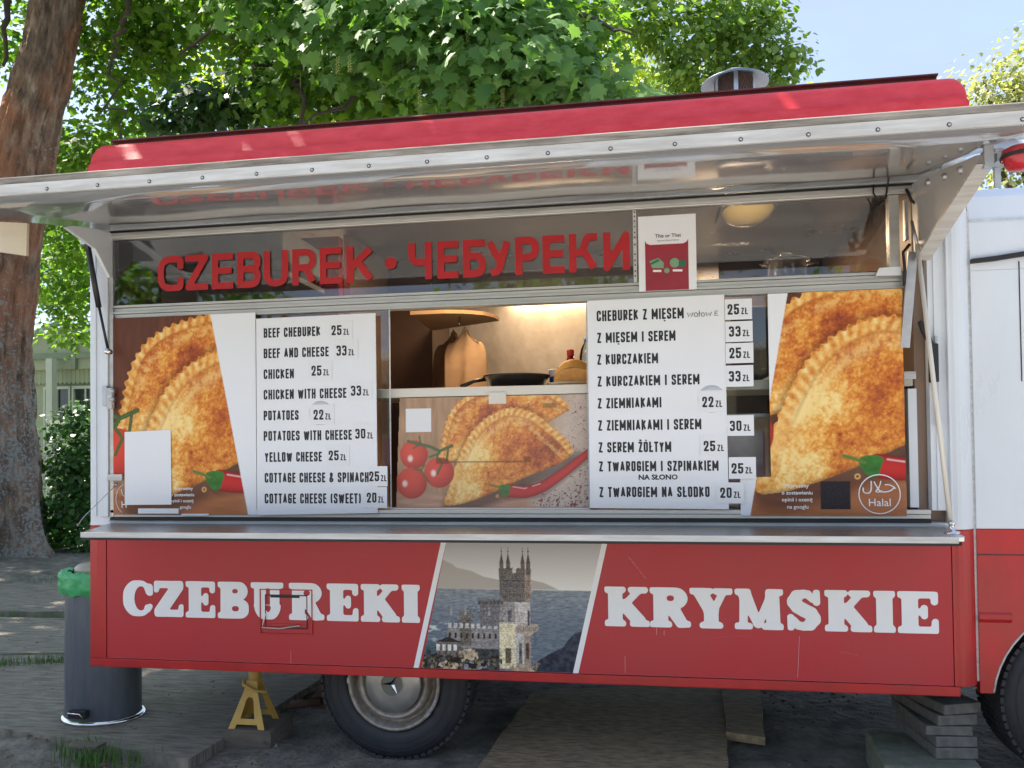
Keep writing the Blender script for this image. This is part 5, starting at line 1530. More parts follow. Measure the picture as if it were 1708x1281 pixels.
menu('white menu board with Polish lines, first CHEBUREK Z MIĘSEM, right of the opening', (960, 480, 3.285),
     [(65, 75), (812, 40), (838, 1212), (80, 1205)],
     [('CHEBUREK Z MIĘSEM', 117, 592, 120, 179), ('Z MIĘSEM I SEREM', 120, 547, 242, 299), ('Z KURCZAKIEM', 120, 452, 363, 420), ('Z KURCZAKIEM I SEREM', 122, 678, 480, 537),
      ('Z ZIEMNIAKAMI', 123, 470, 603, 660), ('Z ZIEMNIAKAMI I SEREM', 125, 688, 722, 780), ('Z SEREM ŻÓŁTYM', 128, 524, 844, 901), ('Z TWAROGIEM I SZPINAKIEM', 130, 782, 948, 1004),
      ('Z TWAROGIEM NA SŁODKO', 132, 733, 1089, 1146)],
     [('25', 830, 943, 92, 150, 817, 62, 962, 180), ('33', 838, 952, 213, 270, 819, 184, 966, 301), ('25', 840, 955, 330, 388, 821, 303, 970, 417),
      ('33', 838, 952, 457, 515, 822, 425, 970, 545), ('22', 692, 803, 597, 655, 672, 562, 822, 682), ('30', 843, 957, 728, 785, 828, 697, 973, 812),
      ('25', 700, 813, 838, 895, 682, 805, 828, 918), ('25', 852, 967, 960, 1017, 838, 927, 984, 1046), ('20', 790, 903, 1093, 1150, 770, 1065, 918, 1180)],
     extra_r, circles=[(745, 610, 72)])

# left poster
TLx, TLz = at(324, 786)[0], at(324, 786)[2]
TRx, TRz = at(1406, 760)[0], at(1406, 760)[2]


def left_art(X, Z):
    a = 845 + (X - TLx) * 1067; b = 805 - (Z - TLz) * 1067
    img = food_art(a, b, 2.0)
    d0, d1 = at(352, 525)[0], at(415, 858)[0]
    t = (2.005 - Z) / (2.005 - 1.10)
    edge = d0 + (d1 - d0) * t
    return over(img, np.array([.85, .865, .90]), ss(-.0015, .0015, X - edge))


def right_art(X, Z):
    a = 845 + (X - TRx) * 1067; b = 805 - (Z - TRz) * 1067
    img = food_art(a, b, 2.0)
    t = (1.99 - Z) / (1.99 - 1.56)
    e0, e1 = at(1313, 489)[0], at(1283, 665)[0]
    edge = e0 + (e1 - e0) * t
    img = over(img, np.array([.85, .865, .90]), ss(.0015, -.0015, X - edge))
    dq = np.maximum(np.abs(X - at(1393, 826)[0]) - .056, np.abs(Z - at(1393, 826)[2]) - .056)
    nz = vnoise(X * 420, Z * 420, 8)
    img = over(img, C8(28, 28, 42) * (.6 + 1.6 * (nz[..., None] > .8)), ss(.001, -.001, dq))
    return img


lp = thing('poster', 'left poster of fried pastries on a red-brown ground, half hidden by a blank card', 'poster', (.124, -.006, 1.10))
sheet = print_sheet('poster_sheet', None, None, .124, .826, 1.100, 2.004, -.006, .003, left_art, parent=lp)
rp = thing('poster', 'right poster of fried pastries with a white Halal ring in its lower corner', 'poster', (2.911, -.006, 1.10))
sheet = print_sheet('poster_sheet', None, None, 2.912, 3.540, 1.100, 1.993, -.006, .003, right_art, parent=rp, keep=lambda X, Z: (X > 3.030) | (Z < 1.256))


def poprosimy(P, xc, rows, root, y=-.0075, h=.0135):
    mb = MB()
    for t, (px, py) in rows:
        p = at(px, py)
        font_text(mb, t, p[0], p[2], h, y, bold=.015)
    mb.build('lettering', M['letter_white'], root, fix=False)


poprosimy(at, 0, [('Poprosimy', (308, 817)), ('o zostawieniu', (306, 827.5)), ('opinii i ocenę', (305, 837.5)), ('googlu', (311, 848))], lp, h=.0145)
poprosimy(at, 0, [('Poprosimy', (1328, 813)), ('o zostawieniu', (1329, 824.5)), ('opinii i ocenę', (1329, 836)), ('na googlu', (1330, 848))], rp, h=.0150)


def halal(px, py, root, clip=None):
    c = at(px, py)
    R = .0775
    m = MB()
    m.lathe([(R - .003, 0), (R + .001, 0)], (c[0], -.0075, c[2]), 'y', 56, smooth=False)
    m.build('logo_ring', M['letter_white'], root, fix=False)
    m = MB()
    font_text(m, 'Halal', c[0], c[2] - .047, .030, -.0075, bold=.006)
    m.build('lettering', M['letter_white'], root, fix=False)
    m = MB()
    T = lambda pts, w=.0030: m.tube([(c[0] + a, -.0078, c[2] + b) for a, b in pts], w, 6)
    # the word in Arabic script, right to left
    bz = lambda *p: smooth_poly(list(p), 2, False)
    T(bz((.020, .036), (.034, .038), (.050, .030), (.060, .021)), .0026)
    T(bz((.056, .026), (.040, .012), (.022, .008), (.010, .008), (.004, .014)), .0030)
    T(bz((.004, .008), (-.006, .022), (-.014, .036), (-.020, .050)), .0026)
    T(bz((.006, .052), (.002, .034), (-.008, .018), (-.016, .010), (-.006, .008), (.006, .008)), .0026)
    T(bz((-.030, .052), (-.030, .026), (-.034, .006), (-.050, .002), (-.062, .010), (-.060, .026)), .0030)
    m.build('lettering', M['letter_white'], root)


halal(1466, 824, rp)
# the same ring on the left poster, mostly behind the card
c = at(216, 832)
m_ = MB().tube([(c[0] + .062 * math.cos(a), -.0078, c[2] + .072 * math.sin(a)) for a in np.linspace(2.0, 4.2, 20)], .0016, 5)
m_.build('logo_ring', M['letter_white'], lp)
m_ = MB(); m_.tube([(c[0] - .035, -.0078, c[2] + .045), (c[0] - .03, -.0078, c[2] + .02), (c[0] - .015, -.0078, c[2] + .008)], .0022, 5)
font_text(m_, 'H', c[0] - .022, c[2] - .040, .030, -.0075, bold=.006)
m_.build('lettering', M['letter_white'], lp, fix=False)

# blank white card over the left poster (its square code is left out)
p0 = at(211, 842); p1 = at(288, 717)
card = MB().prism([(p0[0], p0[2]), (p1[0], p0[2] + .002), (p1[0] - .003, p1[2]), (p0[0], p1[2] - .006)], -.012, -.011, 'xz').build('white_card', M['paper2'])
tag(card, 'plain white card stuck over the lower corner of the left poster', 'card')
# dark code panel under text: strips at the foot of the left window
MB().box(at(233, 850)[0], at(300, 850)[0], -.012, -.004, 1.105, 1.128).build('foot_strip', M['paper'], truck)
MB().box(at(305, 858)[0], at(350, 858)[0], -.012, -.004, 1.096, 1.104).build('foot_strip', M['paper'], truck)


# centre poster, behind the opening below the shelf
def mid_art(X, Z):
    a = 70 + (X - 1.435) * 1767; b = 975 - (Z - 1.13) * 1767 * 1.0
    img = food_art(a, b, 1.0)
    img = over(img, np.array([.62, .58, .55]), np.full(a.shape, .10))
    # small darker bars and patches across the sheet
    d = np.minimum(np.maximum(np.abs(a - 790) - 370, np.abs(b - 631) - 5), np.minimum(np.maximum(np.abs(a - 470) - 50, np.abs(b - 622) - 20), np.maximum(np.abs(a - 1135) - 28, np.abs(b - 612) - 18)))
    img = over(img, C8(96, 70, 50), ss(3, -1, d) * .6)
    d = np.minimum(np.maximum(np.abs(a - 1310) - 52, np.abs(b - 208) - 16), np.maximum(np.abs(a - 1150) - 6, np.abs(b - 210) - 18))
    return over(img, C8(128, 112, 78), ss(3, -1, d) * .7)


cpst = thing('poster', 'middle poster of pastries, tomatoes and chilli under the serving shelf', 'poster', (1.435, .045, 1.13))
print_sheet('poster_sheet', None, None, 1.449, 2.330, 1.1295, 1.609, .056, .003, mid_art, parent=cpst, keep=lambda X, Z: X > 1.449 + (Z - 1.13) * .045)
q0 = at(677, 721, .055); q1 = at(719, 681, .055)
MB().box(q0[0], q1[0], .0545, .0555, q0[2], q1[2]).build('blank_label', M['paper2'], cpst)

# payment notice in a plastic sleeve
n0 = at(1066, 487, 0); n1 = at(1160, 357, 0)
nt_ = thing('paper_notice', 'laminated notice with a red pocket panel reading This or That', 'notice', (n0[0], -.010, n0[2]))
MB().box(n0[0], n1[0], -.0075, -.0065, n0[2], n1[2]).build('sheet', M['paper'], nt_)
a0 = at(1077, 487)[0]; a1 = at(1149, 487)[0]; zt = at(1112, 408)[2]; zb = n0[2] + .001
pk = [(a0, zb), (a1, zb), (a1, zt + .018), (a1 - .006, zt + .007), (a1 - .02, zt), (a0 + .02, zt), (a0 + .006, zt + .007), (a0, zt + .018)]
MB().add([(x, -.0082, z) for x, z in pk], [tuple(range(8))]).build('red_pocket', mat('red_paper', (.36, .03, .05), .35), nt_, fix=False)
m_ = MB(); p = at(1114, 396.5); font_text(m_, 'This or That', p[0], p[2], .0145, -.0085, bold=.012)
p = at(1114, 402); font_text(m_, 'Payment Method Edition', p[0], p[2] - .002, .0062, -.0085)
m_.build('lettering', M['ink'], nt_, fix=False)
gm = mat('green_print', (.22, .42, .25), .5); gm2 = mat('dark_green_print', (.03, .17, .10), .5)
def P4(px, py, y=-.0088): q = at(px, py); return (q[0], y, q[2])
MB().add([P4(1083, 437), P4(1098, 431), P4(1107, 439), P4(1107, 448), P4(1088, 448)], [(0, 1, 2, 3, 4)]).build('picture', gm, nt_, fix=False)
MB().add([P4(1117 + 8 + 8 * math.cos(t), 439 - 8 * math.sin(t)) for t in np.linspace(0, 6.1, 16)], [tuple(range(16))]).build('picture', gm, nt_, fix=False)
MB().add([P4(1084, 440, -.0092), P4(1098, 433, -.0092), P4(1100, 436, -.0092), P4(1086, 443, -.0092)], [(0, 1, 2, 3)]).build('picture', gm2, nt_, fix=False)
MB().add([P4(1132, 435, -.0092), P4(1144, 435, -.0092), P4(1144, 445, -.0092), P4(1132, 446, -.0092)], [(0, 1, 2, 3)]).build('picture', gm2, nt_, fix=False)
MB().add([P4(1089, 451), P4(1103, 451), P4(1103, 454.5), P4(1089, 454.5)], [(0, 1, 2, 3)]).add([P4(1122, 450), P4(1138, 450), P4(1138, 453.5), P4(1122, 453.5)], [(0, 1, 2, 3)]).build('caption_box', M['paper2'], nt_, fix=False)
MB().add([P4(1112 + 4.5 * math.cos(t), 452 - 4.5 * math.sin(t)) for t in np.linspace(0, 6, 14)], [tuple(range(14))]).build('picture', gm, nt_, fix=False)

# ================================================================== THINGS INSIDE THE HATCH
# round-ended wooden shelf
sh = MB(); pts = [(1.23, 1.02)]
pts = [(1.305, 0.80), (1.50, .80), (1.60, .83), (1.69, .90), (1.735, 1.0), (1.74, 1.12), (1.275, 1.39)]
wsf = sh.prism(pts, 2.108, 2.128, 'xy').build('rounded_shelf', M['light_wood'])
tag(wsf, 'round-ended wooden shelf above the hanging aprons', 'shelf')
# aprons on a hook
def cloth(name, label, m, cx, y, ztop, zbot, w, seed, skew=0):
    nu, nv = 26, 24; vs = []
    for j in range(nv):
        t = j / (nv - 1); z = ztop + (zbot - ztop) * t
        hw = .5 * w * (0.14 + .86 * (1 - math.exp(-(t * 5.2) ** 2)))
        for i in range(nu):
            u = i / (nu - 1) * 2 - 1
            fold = .014 * math.sin(u * 4 + seed + t * 2.5) * (.3 + t) + .005 * math.sin(u * 9 + seed * 2 + t * 3)
            vs.append((cx + hw * u + skew * t, y + fold + .03 * abs(u), z - .02 * abs(u) * (t < .2)))
    fs = [(j * nu + i, j * nu + i + 1, (j + 1) * nu + i + 1, (j + 1) * nu + i) for j in range(nv - 1) for i in range(nu - 1)]
    o = MB().add(vs, fs, True).build(name, m)
    s_ = o.modifiers.new('thick', 'SOLIDIFY'); s_.thickness = .003
    return tag(o, label, 'apron')
cloth('apron', 'tan apron hanging from the hook under the wooden shelf', M['apron'], 1.575, .93, 2.055, 1.66, .24, 1.0)
cloth('apron', 'darker olive apron hanging behind the tan one', M['apron2'], 1.49, 1.02, 2.055, 1.66, .22, 3.0, -.03)
hk = MB().tube([(1.55, .93, 2.107), (1.55, .915, 2.08), (1.552, .90, 2.06), (1.555, .895, 2.07)], .006, 8).build('hook', M['chrome'])
tag(hk, 'chrome hook under the wooden shelf holding the aprons', 'hook')
# frying pan
pan = thing('frying_pan', 'black frying pan on the serving shelf', 'frying pan', (1.95, .30, 1.652))
MB().lathe([(0, .002), (.115, .002), (.150, .062), (.157, .064), (.152, .058), (.11, .008), (0, .008)], (1.96, .30, 1.652), 'z', 40).build('pan_body', M['pan'], pan)
MB().tube([(1.815, .30, 1.706), (1.76, .28, 1.694), (1.70, .27, 1.668)], [.011, .009, .011], 8).build('handle', M['pan'], pan)
MB().lathe([(0, .0), (.02, .002), (.028, .012), (.01, .016), (0, .017)], (1.935, .30, 1.715), 'z', 12, sx=1.4).build('knob', M['pan'], pan)
tr_ = MB().box(1.72, 1.80, .22, .28, 1.6525, 1.662).build('small_tray', M['blackm']); tag(tr_, 'small black tray by the pan handle on the shelf', 'tray')
# plate with one pastry
pt_ = MB().lathe([(0, .003), (.07, .003), (.11, .016), (.115, .018), (.108, .011), (.07, 0), (0, 0)], (2.215, .24, 1.6525), 'z', 36).build('plate', M['plate'])
tag(pt_, 'cream plate holding a fried pastry on the serving shelf', 'plate')
vs = []; nu, nv = 24, 12
for j in range(nv + 1):
    for i in range(nu + 1):
        u = i / nu; th = math.pi * u
        r = .085 * (1 - (j / nv) * .0)
        k = j / nv * 2 - 1
        R1 = .118 * math.sin(th) ** .7 if 0 < u < 1 else 0
        vs.append((2.228 + .088 * math.cos(th) * -1, .235 + k * .026 * math.sqrt(max(0, 1 - k * k * .0)) * math.sin(th) * (1 - .0), 1.667 + R1 * .95 * (1 - .35 * k * k)))
fs = [(j * (nu + 1) + i, j * (nu + 1) + i + 1, (j + 1) * (nu + 1) + i + 1, (j + 1) * (nu + 1) + i) for j in range(nv) for i in range(nu)]
po = MB().add(vs, fs, True)
po.prism([(2.228 - .088 * math.cos(math.pi * i / 20), 1.667 + .118 * math.sin(math.pi * i / 20) ** .7 * .6) for i in range(21)], .208, .262, 'xz')
po = po.build('fried_pastry', M['dough']); tag(po, 'golden half-moon fried pastry on the cream plate', 'pastry')
# cup, sauce bottle, water bottle
cup = thing('drink_cup', 'small white and blue plastic cup beside the pan', 'cup', (2.140, .33, 1.652))
MB().lathe([(0, 0), (.027, 0), (.034, .082), (.037, .084), (.037, .09), (.033, .09), (0, .088)], (2.140, .33, 1.6525), 'z', 28).build('cup_body', M['paper2'], cup)
MB().lathe([(.0285, .012), (.0335, .060)], (2.140, .33, 1.6525), 'z', 28).build('blue_band', M['blue'], cup)
m_ = MB(); font_text(m_, 'AYRAN', 2.140, 1.705, .011, .295, bold=.01); m_.build('lettering', M['paper2'], cup, fix=False)
kb = thing('sauce_bottle', 'red sauce bottle with a red cap behind the pastry', 'bottle', (2.205, .36, 1.652))
MB().lathe([(0, 0), (.032, .001), (.033, .09), (.028, .12), (.016, .145), (.014, .16), (0, .16)], (2.205, .36, 1.6525), 'z', 24).build('bottle_body', M['ketchup'], kb)
MB().lathe([(.017, .155), (.018, .18), (.016, .184), (0, .184)], (2.205, .36, 1.6525), 'z', 20).build('cap', M['cap_red'], kb)
wb = thing('water_bottle', 'clear plastic water bottle with a blue cap behind the pastry', 'bottle', (2.282, .37, 1.652))
MB().lathe([(.0, 0), (.034, .002), (.036, .06), (.034, .075), (.036, .09), (.036, .15), (.028, .19), (.014, .215), (.012, .225)], (2.282, .37, 1.6525), 'z', 24).build('bottle_body', M['pet'], wb)
MB().lathe([(.015, .222), (.015, .24), (0, .241)], (2.282, .37, 1.6525), 'z', 16).build('cap', M['blue'], wb)
# steel pot on the high shelf
pot = thing('steel_pot', 'stainless steel pot with lid seen through the upper glass', 'pot', (3.25, .72, 2.185))
px0, py0, pz0 = 3.25, .72, 2.186
MB().lathe([(0, 0), (.085, 0), (.09, .01), (.09, .098), (.096, .10)], (px0, py0, pz0), 'z', 40).build('pot_body', M['pot'], pot)
MB().lathe([(.112, .100), (.104, .105), (.05, .120), (.0, .124)], (px0, py0, pz0), 'z', 40).build('lid', M['pot'], pot)
MB().tube([(px0 - .03, py0, pz0 + .118), (px0 - .02, py0, pz0 + .14), (px0 + .02, py0, pz0 + .14), (px0 + .03, py0, pz0 + .118)], .006, 6).build('lid_handle', M['pot'], pot)
for sg in (-1, 1): MB().tube([(px0 + sg * .09, py0 - .02, pz0 + .08), (px0 + sg * .125, py0, pz0 + .085), (px0 + sg * .09, py0 + .02, pz0 + .08)], .006, 6).build('handle', M['pot'], pot)
# red box, slotted board, carton behind the left pane
rb = MB().box(.62, .98, .60, .66, 2.02, 2.50).build('red_crate', mat('red_card', (.42, .02, .02), .5)); tag(rb, 'flat red sign panel hanging inside behind the first red letters', 'panel')
sb = thing('slotted_board', 'pale wooden board with slots behind the top of the left menu', 'board', (.55, .9, 2.05))
MB().box(.42, .66, .9, .92, 1.75, 2.21).build('board_body', M['light_wood'], sb)
for i in range(9): MB().box(.45 + (i % 3) * .07, .49 + (i % 3) * .07, .893, .8995, 1.8 + (i // 3) * .13 + .01 * (i % 2), 1.806 + (i // 3) * .13 + .01 * (i % 2)).build('slot', M['brown_dark'], sb)
hj = thing('metal_tray', 'dull metal tray standing inside behind the right menu', 'tray', (3.0, .3, 1.16))
MB().box(2.88, 3.05, .22, .26, 1.22, 1.45).build('tray_body', M['steel'], hj, bevel=.01)
bt = thing('black_bottle', 'black round-shouldered container inside the right-hand window gap', 'container', (2.98, .2, 1.67))
MB().lathe([(0, 0), (.05, .0), (.055, .12), (.04, .16), (.015, .175), (0, .18)], (2.985, .22, 1.6525), 'z', 20).build('container_body', M['blackm'], bt)


# ================================================================== STREET THINGS AROUND THE TRUCK
# pedal bin
bn = thing('pedal_bin', 'dark grey oval pedal bin with a green bag and cream lid', 'bin', (-.275, .455, .0))
bx, by = -.275, .455
MB().lathe([(.0, .0), (.205, .0), (.213, .006), (.213, .018), (.205, .026), (.196, .028)], (bx, by, 0), 'z', 48, sy=.80).build('base_ring', M['chrome'], bn)
MB().lathe([(.193, .028), (.193, .30), (.190, .62), (.188, .735)], (bx, by, 0), 'z', 48, sy=.80).build('bin_body', M['bin'], bn)
vs = []; nn = 72
for j, (r, z) in enumerate([(.196, .655), (.212, .675), (.222, .70), (.214, .725), (.224, .745), (.218, .765), (.196, .772), (.17, .768)]):
    for k in range(nn):
        a = 2 * math.pi * k / nn
        rr = r + .006 * math.sin(k * 2.3 + j * 1.9) + .005 * math.sin(k * .9 + j) - (.008 * (j == 0) * math.sin(k * .7))
        vs.append((bx + rr * math.cos(a), by + rr * .8 * math.sin(a), z + .006 * math.sin(k * 1.1 + j * 2)))
fs = [(j * nn + k, j * nn + (k + 1) % nn, (j + 1) * nn + (k + 1) % nn, (j + 1) * nn + k) for j in range(7) for k in range(nn)]
MB().add(vs, fs, True).build('bag_rim', M['bag'], bn)
MB().lathe([(.150, .75), (.163, .765), (.160, .785), (.145, .80), (.10, .808), (0, .81)], (bx + .02, by, 0), 'z', 40, sy=.8).build('lid', M['lid'], bn)
pd = MB().box(bx - .05, bx + .045, by - .198, by - .168, .055, .095).build('pedal_slot', M['black'], bn, bevel=.003)
MB().tube([(bx - .048, by - .20, .083), (bx + .025, by - .212, .085), (bx + .04, by - .208, .068)], .004, 6).build('pedal', M['chrome'], pd)

# jack stand on a timber block
jb = MB().box(.515, .765, .235, .48, -.06, .050).build('timber_block', M['timber'], None, bevel=.004); tag(jb, 'grey timber block under the yellow jack stand', 'timber block')
jk = thing('jack_stand', 'yellow steel jack stand propping up the truck left of the rear wheel', 'jack stand', (.62, .34, .05))
def jackface(yb, lean, nm):
    o = [(.515, 0), (.585, .165), (.595, .215), (.665, .215), (.675, .165), (.745, 0), (.705, 0), (.695, .02), (.565, .02), (.555, 0)]
    i = [(.585, .045), (.675, .045), (.655, .125), (.645, .14), (.618, .14), (.607, .125)]
    mb = MB()
    T = 0.004
    # frame made of bars around the window
    def quad(ps):
        mb.add([(.635 + (x - .63) * .80, yb + lean * z + T * s, .05 + z) for s in (0, 1) for x, z in ps], [tuple(range(len(ps))), tuple(range(2 * len(ps) - 1, len(ps) - 1, -1))] + [(k, (k + 1) % len(ps), len(ps) + (k + 1) % len(ps), len(ps) + k) for k in range(len(ps))])
    quad([(.515, 0), (.555, 0), (.565, .02), (.585, .045), (.607, .125), (.618, .14), (.595, .215), (.585, .165)])
    quad([(.745, 0), (.675, .165), (.665, .215), (.645, .14), (.655, .125), (.675, .045), (.695, .02), (.705, 0)])
    quad([(.565, .02), (.695, .02), (.675, .045), (.585, .045)])
    quad([(.618, .14), (.645, .14), (.665, .215), (.595, .215)])
    return mb.build(nm, M['yellow'], jk)
jackface(.245, .28, 'frame_plate'); jackface(.400, -.22, 'frame_plate')
MB().add([(.555, .25, .055), (.555, .40, .055), (.611, .36, .24), (.611, .305, .24)], [(0, 1, 2, 3)]).build('side_plate', M['yellow'], jk)
MB().lathe([(.030, .23), (.030, .34), (.022, .345)], (.63, .345, 0), 'z', 16).build('post', M['yellow'], jk)
MB().box(.605, .665, .315, .375, .335, .40).build('saddle', M['yellow'], jk, bevel=.004)
MB().tube([(.595, .30, .275), (.60, .285, .25), (.66, .28, .225), (.72, .29, .215)], .007, 8).build('ratchet_handle', M['yellow'], jk)
jr = thing('rusty_jack', 'rusty jack foot lying on the soil behind the yellow stand', 'jack', (.86, .7, 0))
MB().prism([(.80, .03), (.92, .03), (.875, .16), (.845, .16)], .62, .63, 'xz').build('plate', M['rust'], jr)
MB().tube([(.70, .60, .05), (.86, .62, .07)], .022, 10).build('tube', M['rust'], jr)

# concrete slabs propping the front
cb = MB().obox((3.66, .24, .015), (1, -.10, 0), (.10, 1, 0), (0, 0, 1), .185, .20, .085).build('concrete_block', M['block'], None, bevel=.012); tag(cb, 'large mossy concrete block under the stack of paving slabs', 'concrete block')
names = ['lowest paving slab of the stack on the concrete block', 'second paving slab from the bottom of the stack', 'smooth bluish middle slab of the stack', 'second slab from the top of the stack, speckled', 'topmost paving slab touching the truck']
z = .102
for i, lb in enumerate(names):
    th = (.047, .044, .040, .044, .044)[i]
    ang = (-.12, -.10, -.16, -.02, .10)[i]
    dxp = (0, -.004, -.02, -.012, -.010)[i]
    o = MB().obox((0, 0, 0), (1, 0, 0), (0, 1, 0), (0, 0, 1), (.083, .082, .090, .082, .084)[i], .18, th / 2 - .0012).build('paving_slab', M['slab'], None, bevel=.004)
    o.location = (3.745 + dxp, .33, z + th / 2); o.rotation_euler = (0, 0, ang + .22)
    tag(o, lb, 'paving slab', 'slabs stacked under the truck')
    z += th + .0012

# ---------------------------------------------------------------- ground litter, stones, grass
_gx, _gy = np.meshgrid(np.arange(400) * .05 - 8, np.arange(400) * .05 - 3, indexing='ij')
SCF = fbm(_gx + 20, _gy + 20, .5, 3)


def scatter_quads(name, m, n, region, size, seed, lift=.004, kind='stuff', label=None, cat=None, curl=.4):
    rs = np.random.RandomState(seed)
    vs = []; fs = []
    while len(fs) < n * 2:
        x = rs.uniform(region[0], region[1]); y = rs.uniform(region[2], region[3])
        if SCF[int((x + 8) / .05) % 400, int((y + 3) / .05) % 400] < .46: continue
        a = rs.uniform(0, 6.28); s = size * rs.uniform(.4, 1.2); k = len(vs)
        c, d = math.cos(a) * s, math.sin(a) * s
        z = lift + rs.uniform(0, .012)
        h = rs.uniform(-curl, curl, 4) * s + s * curl
        vs += [(x - c, y - d, z + h[0]), (x + d * .5, y - c * .5, z + h[1]), (x + c, y + d, z + h[2]), (x - d * .5, y + c * .5, z + h[3])]
        fs += [(k, k + 1, k + 2), (k, k + 2, k + 3)]
    o = MB().add(vs, fs).build(name, m, fix=False)
    return tag(o, label, cat, None, kind)


scatter_quads('leaf_litter', M['litter'], 6000, (-5.5, 3.9, -.5, 5.5), .017, 3, -.014, label='dry leaf litter strewn over the soil', cat='leaf litter')
scatter_quads('leaf_litter', M['litter'], 420, (-3.6, .45, .25, 3.6), .014, 6, .026, label='few dry leaves lying on the grey boards left of the truck', cat='leaf litter', curl=.25)
scatter_quads('gravel', M['chips'], 3000, (-3.5, 4.2, -.6, 1.6), .010, 5, -.016, label='small stones and chips scattered along the front of the truck', cat='gravel', curl=.5)


def grass(name, label, strips, n, hmax, seed):
    rs = np.random.RandomState(seed); vs = []; fs = []
    for (ax, ay, bx_, by_, wd, cnt) in strips:
        for _ in range(cnt):
            t = rs.rand(); x = ax + (bx_ - ax) * t + rs.normal(0, wd); y = ay + (by_ - ay) * t + rs.normal(0, wd)
            h = hmax * rs.uniform(.3, 1); a = rs.uniform(0, 6.28); w = .0022
            dx_, dy_ = rs.normal(0, .3) * h, rs.normal(0, .3) * h
            c, s_ = math.cos(a) * w, math.sin(a) * w; k = len(vs)
            vs += [(x - c, y - s_, -.04), (x + c, y + s_, -.04), (x + dx_ * .4 + c * .8, y + dy_ * .4 + s_ * .8, h * .6), (x + dx_ * .4 - c * .8, y + dy_ * .4 - s_ * .8, h * .6), (x + dx_, y + dy_, h)]
            fs += [(k, k + 1, k + 2, k + 3), (k + 3, k + 2, k + 4)]
    o = MB().add(vs, fs).build(name, M['grass'], fix=False)
    return tag(o, label, 'grass', None, 'stuff')


grass('grass', 'thin green grass growing along the edge of the boards and round the tree', [(-2.2, 1.08, -.65, 1.50, .03, 900), (-.15, .02, .28, -.02, .05, 180), (-4.6, 3.9, -3.4, 4.4, .25, 900), (-3.9, 2.45, -1.9, 2.5, .04, 400), (.02, -.1, .1, -.1, .03, 70)], 0, .075, 4)


# ================================================================== TREES
MAPLE = [(0, 0), (.22, -.10), (.36, .06), (.56, .16), (.40, .30), (.62, .52), (.34, .52), (.26, .66), (.18, .62), (0, 1.0)]
MAPLE = MAPLE + [(-x, y) for x, y in MAPLE[1:-1]][::-1]
LINDEN = [(0, 0), (.30, .10), (.42, .38), (.24, .74), (0, 1.0), (-.24, .74), (-.42, .38), (-.30, .10)]
SMALL = [(0, 0), (.32, .4), (0, 1), (-.32, .4)]


def foliage(name, m, clusters, size, shape, seed, parent, per=9, spread=.16, droop=.7, view=0.0, dens=1.0):
    """leaves in tufts through each cluster's volume (centre, radii, number of leaves)"""
    rs = np.random.RandomState(seed)
    Pp = []; Nn = []; Tt = []; Sz = []; Ti = []
    for (c, r, n) in clusters:
        n = int(n * dens)
        c = np.array(c, float); r = np.array(r, float)
        nt_c = max(3, n // per)
        d = rs.normal(size=(nt_c, 3)); d /= np.linalg.norm(d, axis=1)[:, None]
        rad = rs.uniform(.25, 1.0, nt_c) ** .55
        cen = c + d * r * rad[:, None]
        idx = rs.randint(0, nt_c, n)
        off = rs.normal(size=(n, 3)) * spread * np.array([1, 1, .55])
        P = cen[idx] + off
        outv = (P - c) / r; outv /= np.linalg.norm(outv, axis=1)[:, None] + 1e-6
        N = outv * .55 + np.array([0, -view, .55]) + rs.normal(size=(n, 3)) * .42
        N /= np.linalg.norm(N, axis=1)[:, None]
        T = outv * .5 + np.array([0, 0, -droop]) + rs.normal(size=(n, 3)) * .45
        T -= N * np.sum(T * N, 1)[:, None]; T /= np.linalg.norm(T, axis=1)[:, None] + 1e-6
        Pp.append(P); Nn.append(N); Tt.append(T); Sz.append(size * (.45 + .85 * rs.rand(n) ** 1.2))
        Ti.append(np.clip(rs.normal(.5, .22, n) + rs.normal(0, .18, nt_c)[idx], 0, 1))
    P = np.concatenate(Pp); N = np.concatenate(Nn); T = np.concatenate(Tt); Sz = np.concatenate(Sz); Ti = np.concatenate(Ti)
    Sd = np.cross(T, N)
    sh_ = np.array(shape + [(0, .42)]); k = len(sh_); n = len(P)
    cup = rs.uniform(-.5, .2, n)
    V = P[:, None, :] + Sz[:, None, None] * (sh_[None, :, 0, None] * Sd[:, None, :] + sh_[None, :, 1, None] * T[:, None, :]
        + (cup[:, None] * (sh_[None, :, 0] ** 2 + .5 * (sh_[None, :, 1] - .4) ** 2))[..., None] * N[:, None, :])
    m_ = k - 1
    tri = np.array([(i, (i + 1) % m_, m_) for i in range(m_)])
    F = (np.arange(n)[:, None, None] * k + tri[None]).reshape(-1, 3)
    L = root_loc(parent); V = V.reshape(-1, 3) - np.array(L)
    me = bpy.data.meshes.new(name)
    me.vertices.add(len(V)); me.vertices.foreach_set('co', V.ravel())
    me.loops.add(F.size); me.loops.foreach_set('vertex_index', F.ravel())
    me.polygons.add(len(F)); me.polygons.foreach_set('loop_start', np.arange(0, F.size, 3))
    me.update(calc_edges=True)
    a = me.attributes.new('tint', 'FLOAT', 'POINT'); a.data.foreach_set('value', np.repeat(Ti, k).astype(np.float32))
    me.polygons.foreach_set('use_smooth', [True] * len(F))
    me.materials.append(m)
    o = bpy.data.objects.new(name, me); link(o, parent)
    tag(o, kind='stuff')
    return o


def C(px, py, Y, rx, ry, rz, n): return (at(px, py, Y), (rx, ry, rz), n)


